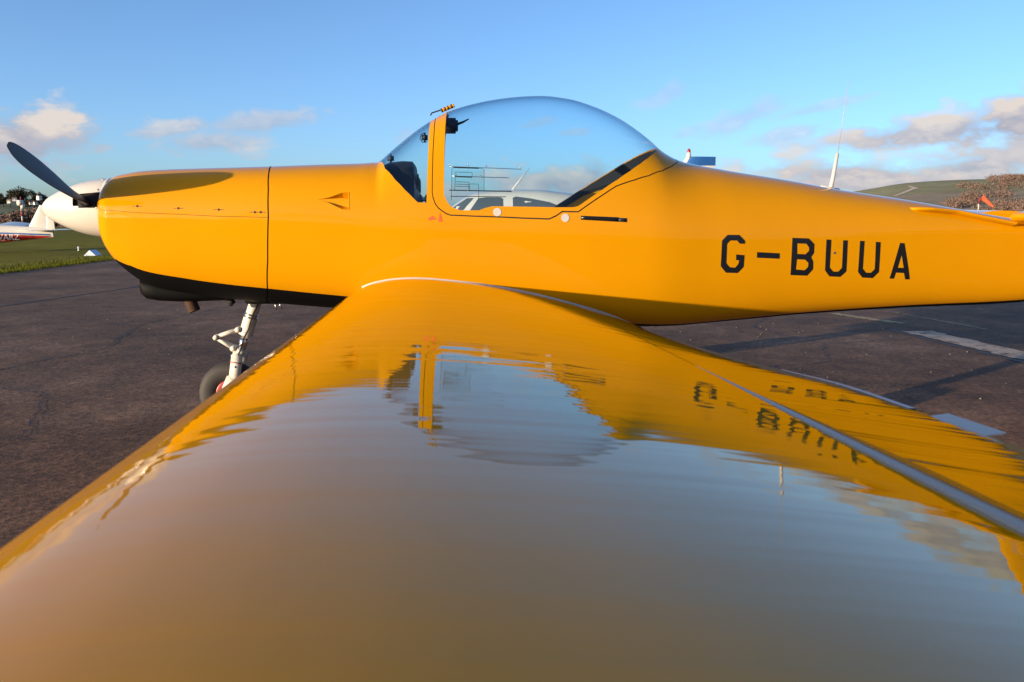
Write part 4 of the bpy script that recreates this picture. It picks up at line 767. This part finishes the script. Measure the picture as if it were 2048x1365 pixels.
x, y, _ = at(162, 39); zg = float(ground_h(x, y)); o = MB().lathe([(0, .05), (.06, .05), (.09, .035), (.10, 0)], (0, 0, 0), (0, 0, 1), 12).build('runway_light', M['white']); o.location = (x, y, zg+.1); tag(o, 'tiny white light fitting standing in the grass behind the wedge marker', 'light')
MB().tube([(0, 0, -.15), (0, 0, .02)], .03, 8).build('stem', M['steel'], o)

# ---------------------------------------------------------------- hill: trees, hedges, houses, woodland
M['bark'] = mat('bark', (.06, .045, .035), .9, var=.3); M['leafd'] = mat('dark_foliage', (.045, .040, .026), .9, spec=.05, var=.4, vscale=.3); M['leafb'] = mat('bare_brown_twigs', (.15, .10, .080), .95, spec=.03, var=.25, vscale=.05)
M['wall'] = mat('rendered_wall', (.80, .74, .66), .7, var=.06); M['roof'] = mat('slate_roof', (.12, .09, .085), .7, var=.2)
def crown_faces(rg, c, rad, n, size, V, F):
    for _ in range(n):
        d = rg.normal(size=3); d /= np.linalg.norm(d); rr = rg.rand()**.45; p = np.array(c)+d*rr*np.array(rad)*(1+.18*math.sin(5*d[0]+3*d[2])); a, b = rg.normal(size=3), rg.normal(size=3); a /= np.linalg.norm(a); b /= np.linalg.norm(b); q = size*rg.uniform(.5, 1.3); k = len(V)
        V += [tuple(p-a*q), tuple(p+b*q*.7), tuple(p+a*q), tuple(p-b*q*.7)]; F.append((k, k+1, k+2, k+3))
TREES = [(20, 12, 10, 'low rounded tree at the left end of the hilltop row'), (34, 15, 15, 'dark round tree left of the tallest on the hilltop'), (50, 18, 21, 'tallest dark domed tree above the white houses'), (66, 15, 18, 'dark leafy tree just right of the tallest on the hilltop'), (80, 12, 9, 'low bushy tree between the two hilltop clumps'), (95, 15, 16, 'dark tree behind the right-hand white house near the spinner'), (112, 14, 13, 'dark hilltop tree seen against the spinner nose'), (4, 13, 14, 'pale twiggy tree at the left edge of the hilltop'), (86, 9, 17, 'thin upright tree left of the right-hand white house')]
for i, (px, wd, ht, lab) in enumerate(TREES):
    rg = np.random.RandomState(50+i); x, y, _ = at(px, 900); z = float(terrain_h(x, y)); T = thing('hill_tree', lab, 'tree', (x, y, z), 0, 'trees on the left hilltop'); V, F = [], []
    for k in range(5): crown_faces(rg, (rg.normal(0, wd*.22), rg.normal(0, wd*.2), ht*(.5+.08*k+rg.normal(0, .05))), (wd*.36, wd*.36, ht*.26), 260, .9, V, F)
    obj('crown', V, F, M['leafb'] if i == 7 else M['leafd'], T, False); o = MB().tube([(0, 0, -1), (0, 0, ht*.3), (.3, 0, ht*.6)], [.6, .45, .2], 8)
    for k in range(4): a = k*1.6; o.tube([(0, 0, ht*.3), (math.cos(a)*wd*.25, math.sin(a)*wd*.25, ht*.62)], [.25, .08], 6)
    o.build('trunk', M['bark'], T)
HOUSES = [(32, 403, 4, 'small white house at the left end of the hill row'), (43, 399, 5, 'white gabled house second from left below the big trees'), (75, 406, 4, 'low pale house right of the striped mast on the hill'), (84, 406, 4.5, 'low pale house beside its neighbour nearest the tall white house'), (92, 397, 5, 'tall white house on the hill right of the others')]
for i, (px, py, w_, lab) in enumerate(HOUSES):
    x, y, _ = at(px, 880); zz_ = 1.1+(440-py)/1653*880; T = thing('house', lab, 'house', (x, y, zz_-1.5), .3*i, 'white houses on the left hill'); hh = 3.6 if i != 4 else 5.6; w_ *= .85
    MB().box((0, 0, hh/2-1.5), (w_*.95, w_*.8, hh*.8), 0).build('wall', M['wall'], T, False); hh *= .8; a, b = w_*.54, w_*.47
    MB().add([(-a, -b, hh-1.5), (a, -b, hh-1.5), (a, b, hh-1.5), (-a, b, hh-1.5), (-a, 0, hh+.5), (a, 0, hh+.5)], [(0, 1, 5, 4), (2, 3, 4, 5), (0, 4, 3), (1, 2, 5), (0, 3, 2, 1)]).build('roof', M['roof'], T, False)
    for k in (-1, 1): MB().box((k*w_*.3, -w_*.4-.02, hh*.5-1.0), (.9, .06, 1.1), 0).build('window', M['tinted'], T, False)
    MB().box((w_*.3, 0, hh-.6), (.5, .5, 1.2), 0).build('chimney', M['roof'], T, False)
V, F = [], []; rg = np.random.RandomState(9)
for k in range(75):
    px = 108+rg.normal()*62; x, y, _ = at(px, 415+rg.rand()*30); ht = max(2.5, 8.5+1.5*rg.rand()-max(0, 60-px)*.06-max(0, px-170)*.05); crown_faces(rg, (x, y, float(terrain_h(x, y))+ht*.42), (4.5, 4.5, ht*.52), 170, .75, V, F)
o = obj('hedgerow', V, F, M['leafb'], smooth=False); o['kind'] = 'stuff'; tag(o, 'belt of bare brown trees and scrub beyond the grass on the left', 'hedgerow')
V, F = [], []; rg = np.random.RandomState(11); c_ = 0
while c_ < 1050:
    px = 1870+rg.rand()*900; r_ = 640+rg.rand()**.8*1000; r_ += 90*math.sin(px*.021)*(r_ < 900)
    if px > 2250 and rg.rand() < (px-2250)/520*(.6+.5*math.sin(r_*.011+px*.01)): continue
    a = az_of(px); x, y = r_*math.sin(a), r_*math.cos(a)-4.84; z = float(terrain_h(x, y)); py = 440-(z-1.1)/(r_*math.cos(a-PSI))*1653
    edge_px = 1985-max(0, py-372)*2.6 if py > 372 else 1960
    if px < edge_px and not (376 < py < 384 and px > 1885) and not py > 404: continue
    if px > 2010 and 384 < py < 398 and rg.rand() < .8: continue
    crown_faces(rg, (x, y, z+2.5), (7, 7, 4.5), 80, .95, V, F); c_ += 1
o = obj('woodland', V, F, M['leafb'], smooth=False); o['kind'] = 'stuff'; tag(o, 'bare brown winter woodland covering the hill on the right', 'woodland')
# chalk track up the hill
def hill_pt(px, py):
    for r_ in np.linspace(500, 1700, 500):
        a = az_of(px); x, y = r_*math.sin(a), r_*math.cos(a)-4.84; z = float(terrain_h(x, y))
        if 440-(z-1.1)/(r_*math.cos(a-PSI))*1653 <= py: return Vector((x, y, z+.25))
    return Vector((x, y, z+.25))
mk = mat('chalk', (.48, .36, .27), .95, var=.2, vscale=.05); tr_ = [(1778, 394, 3), (1800, 386, 5), (1810, 381.5, 5), (1818, 379, 7), (1812, 377, 5), (1804, 374.5, 4)]
V = []
for px, py, h in tr_:
    V += [hill_pt(px-h, py), hill_pt(px+h, py)]
o = MB().add(V, [(2*i, 2*i+1, 2*i+3, 2*i+2) for i in range(len(tr_)-1)]).build('chalk_track', mk, smooth=False); o['kind'] = 'structure'
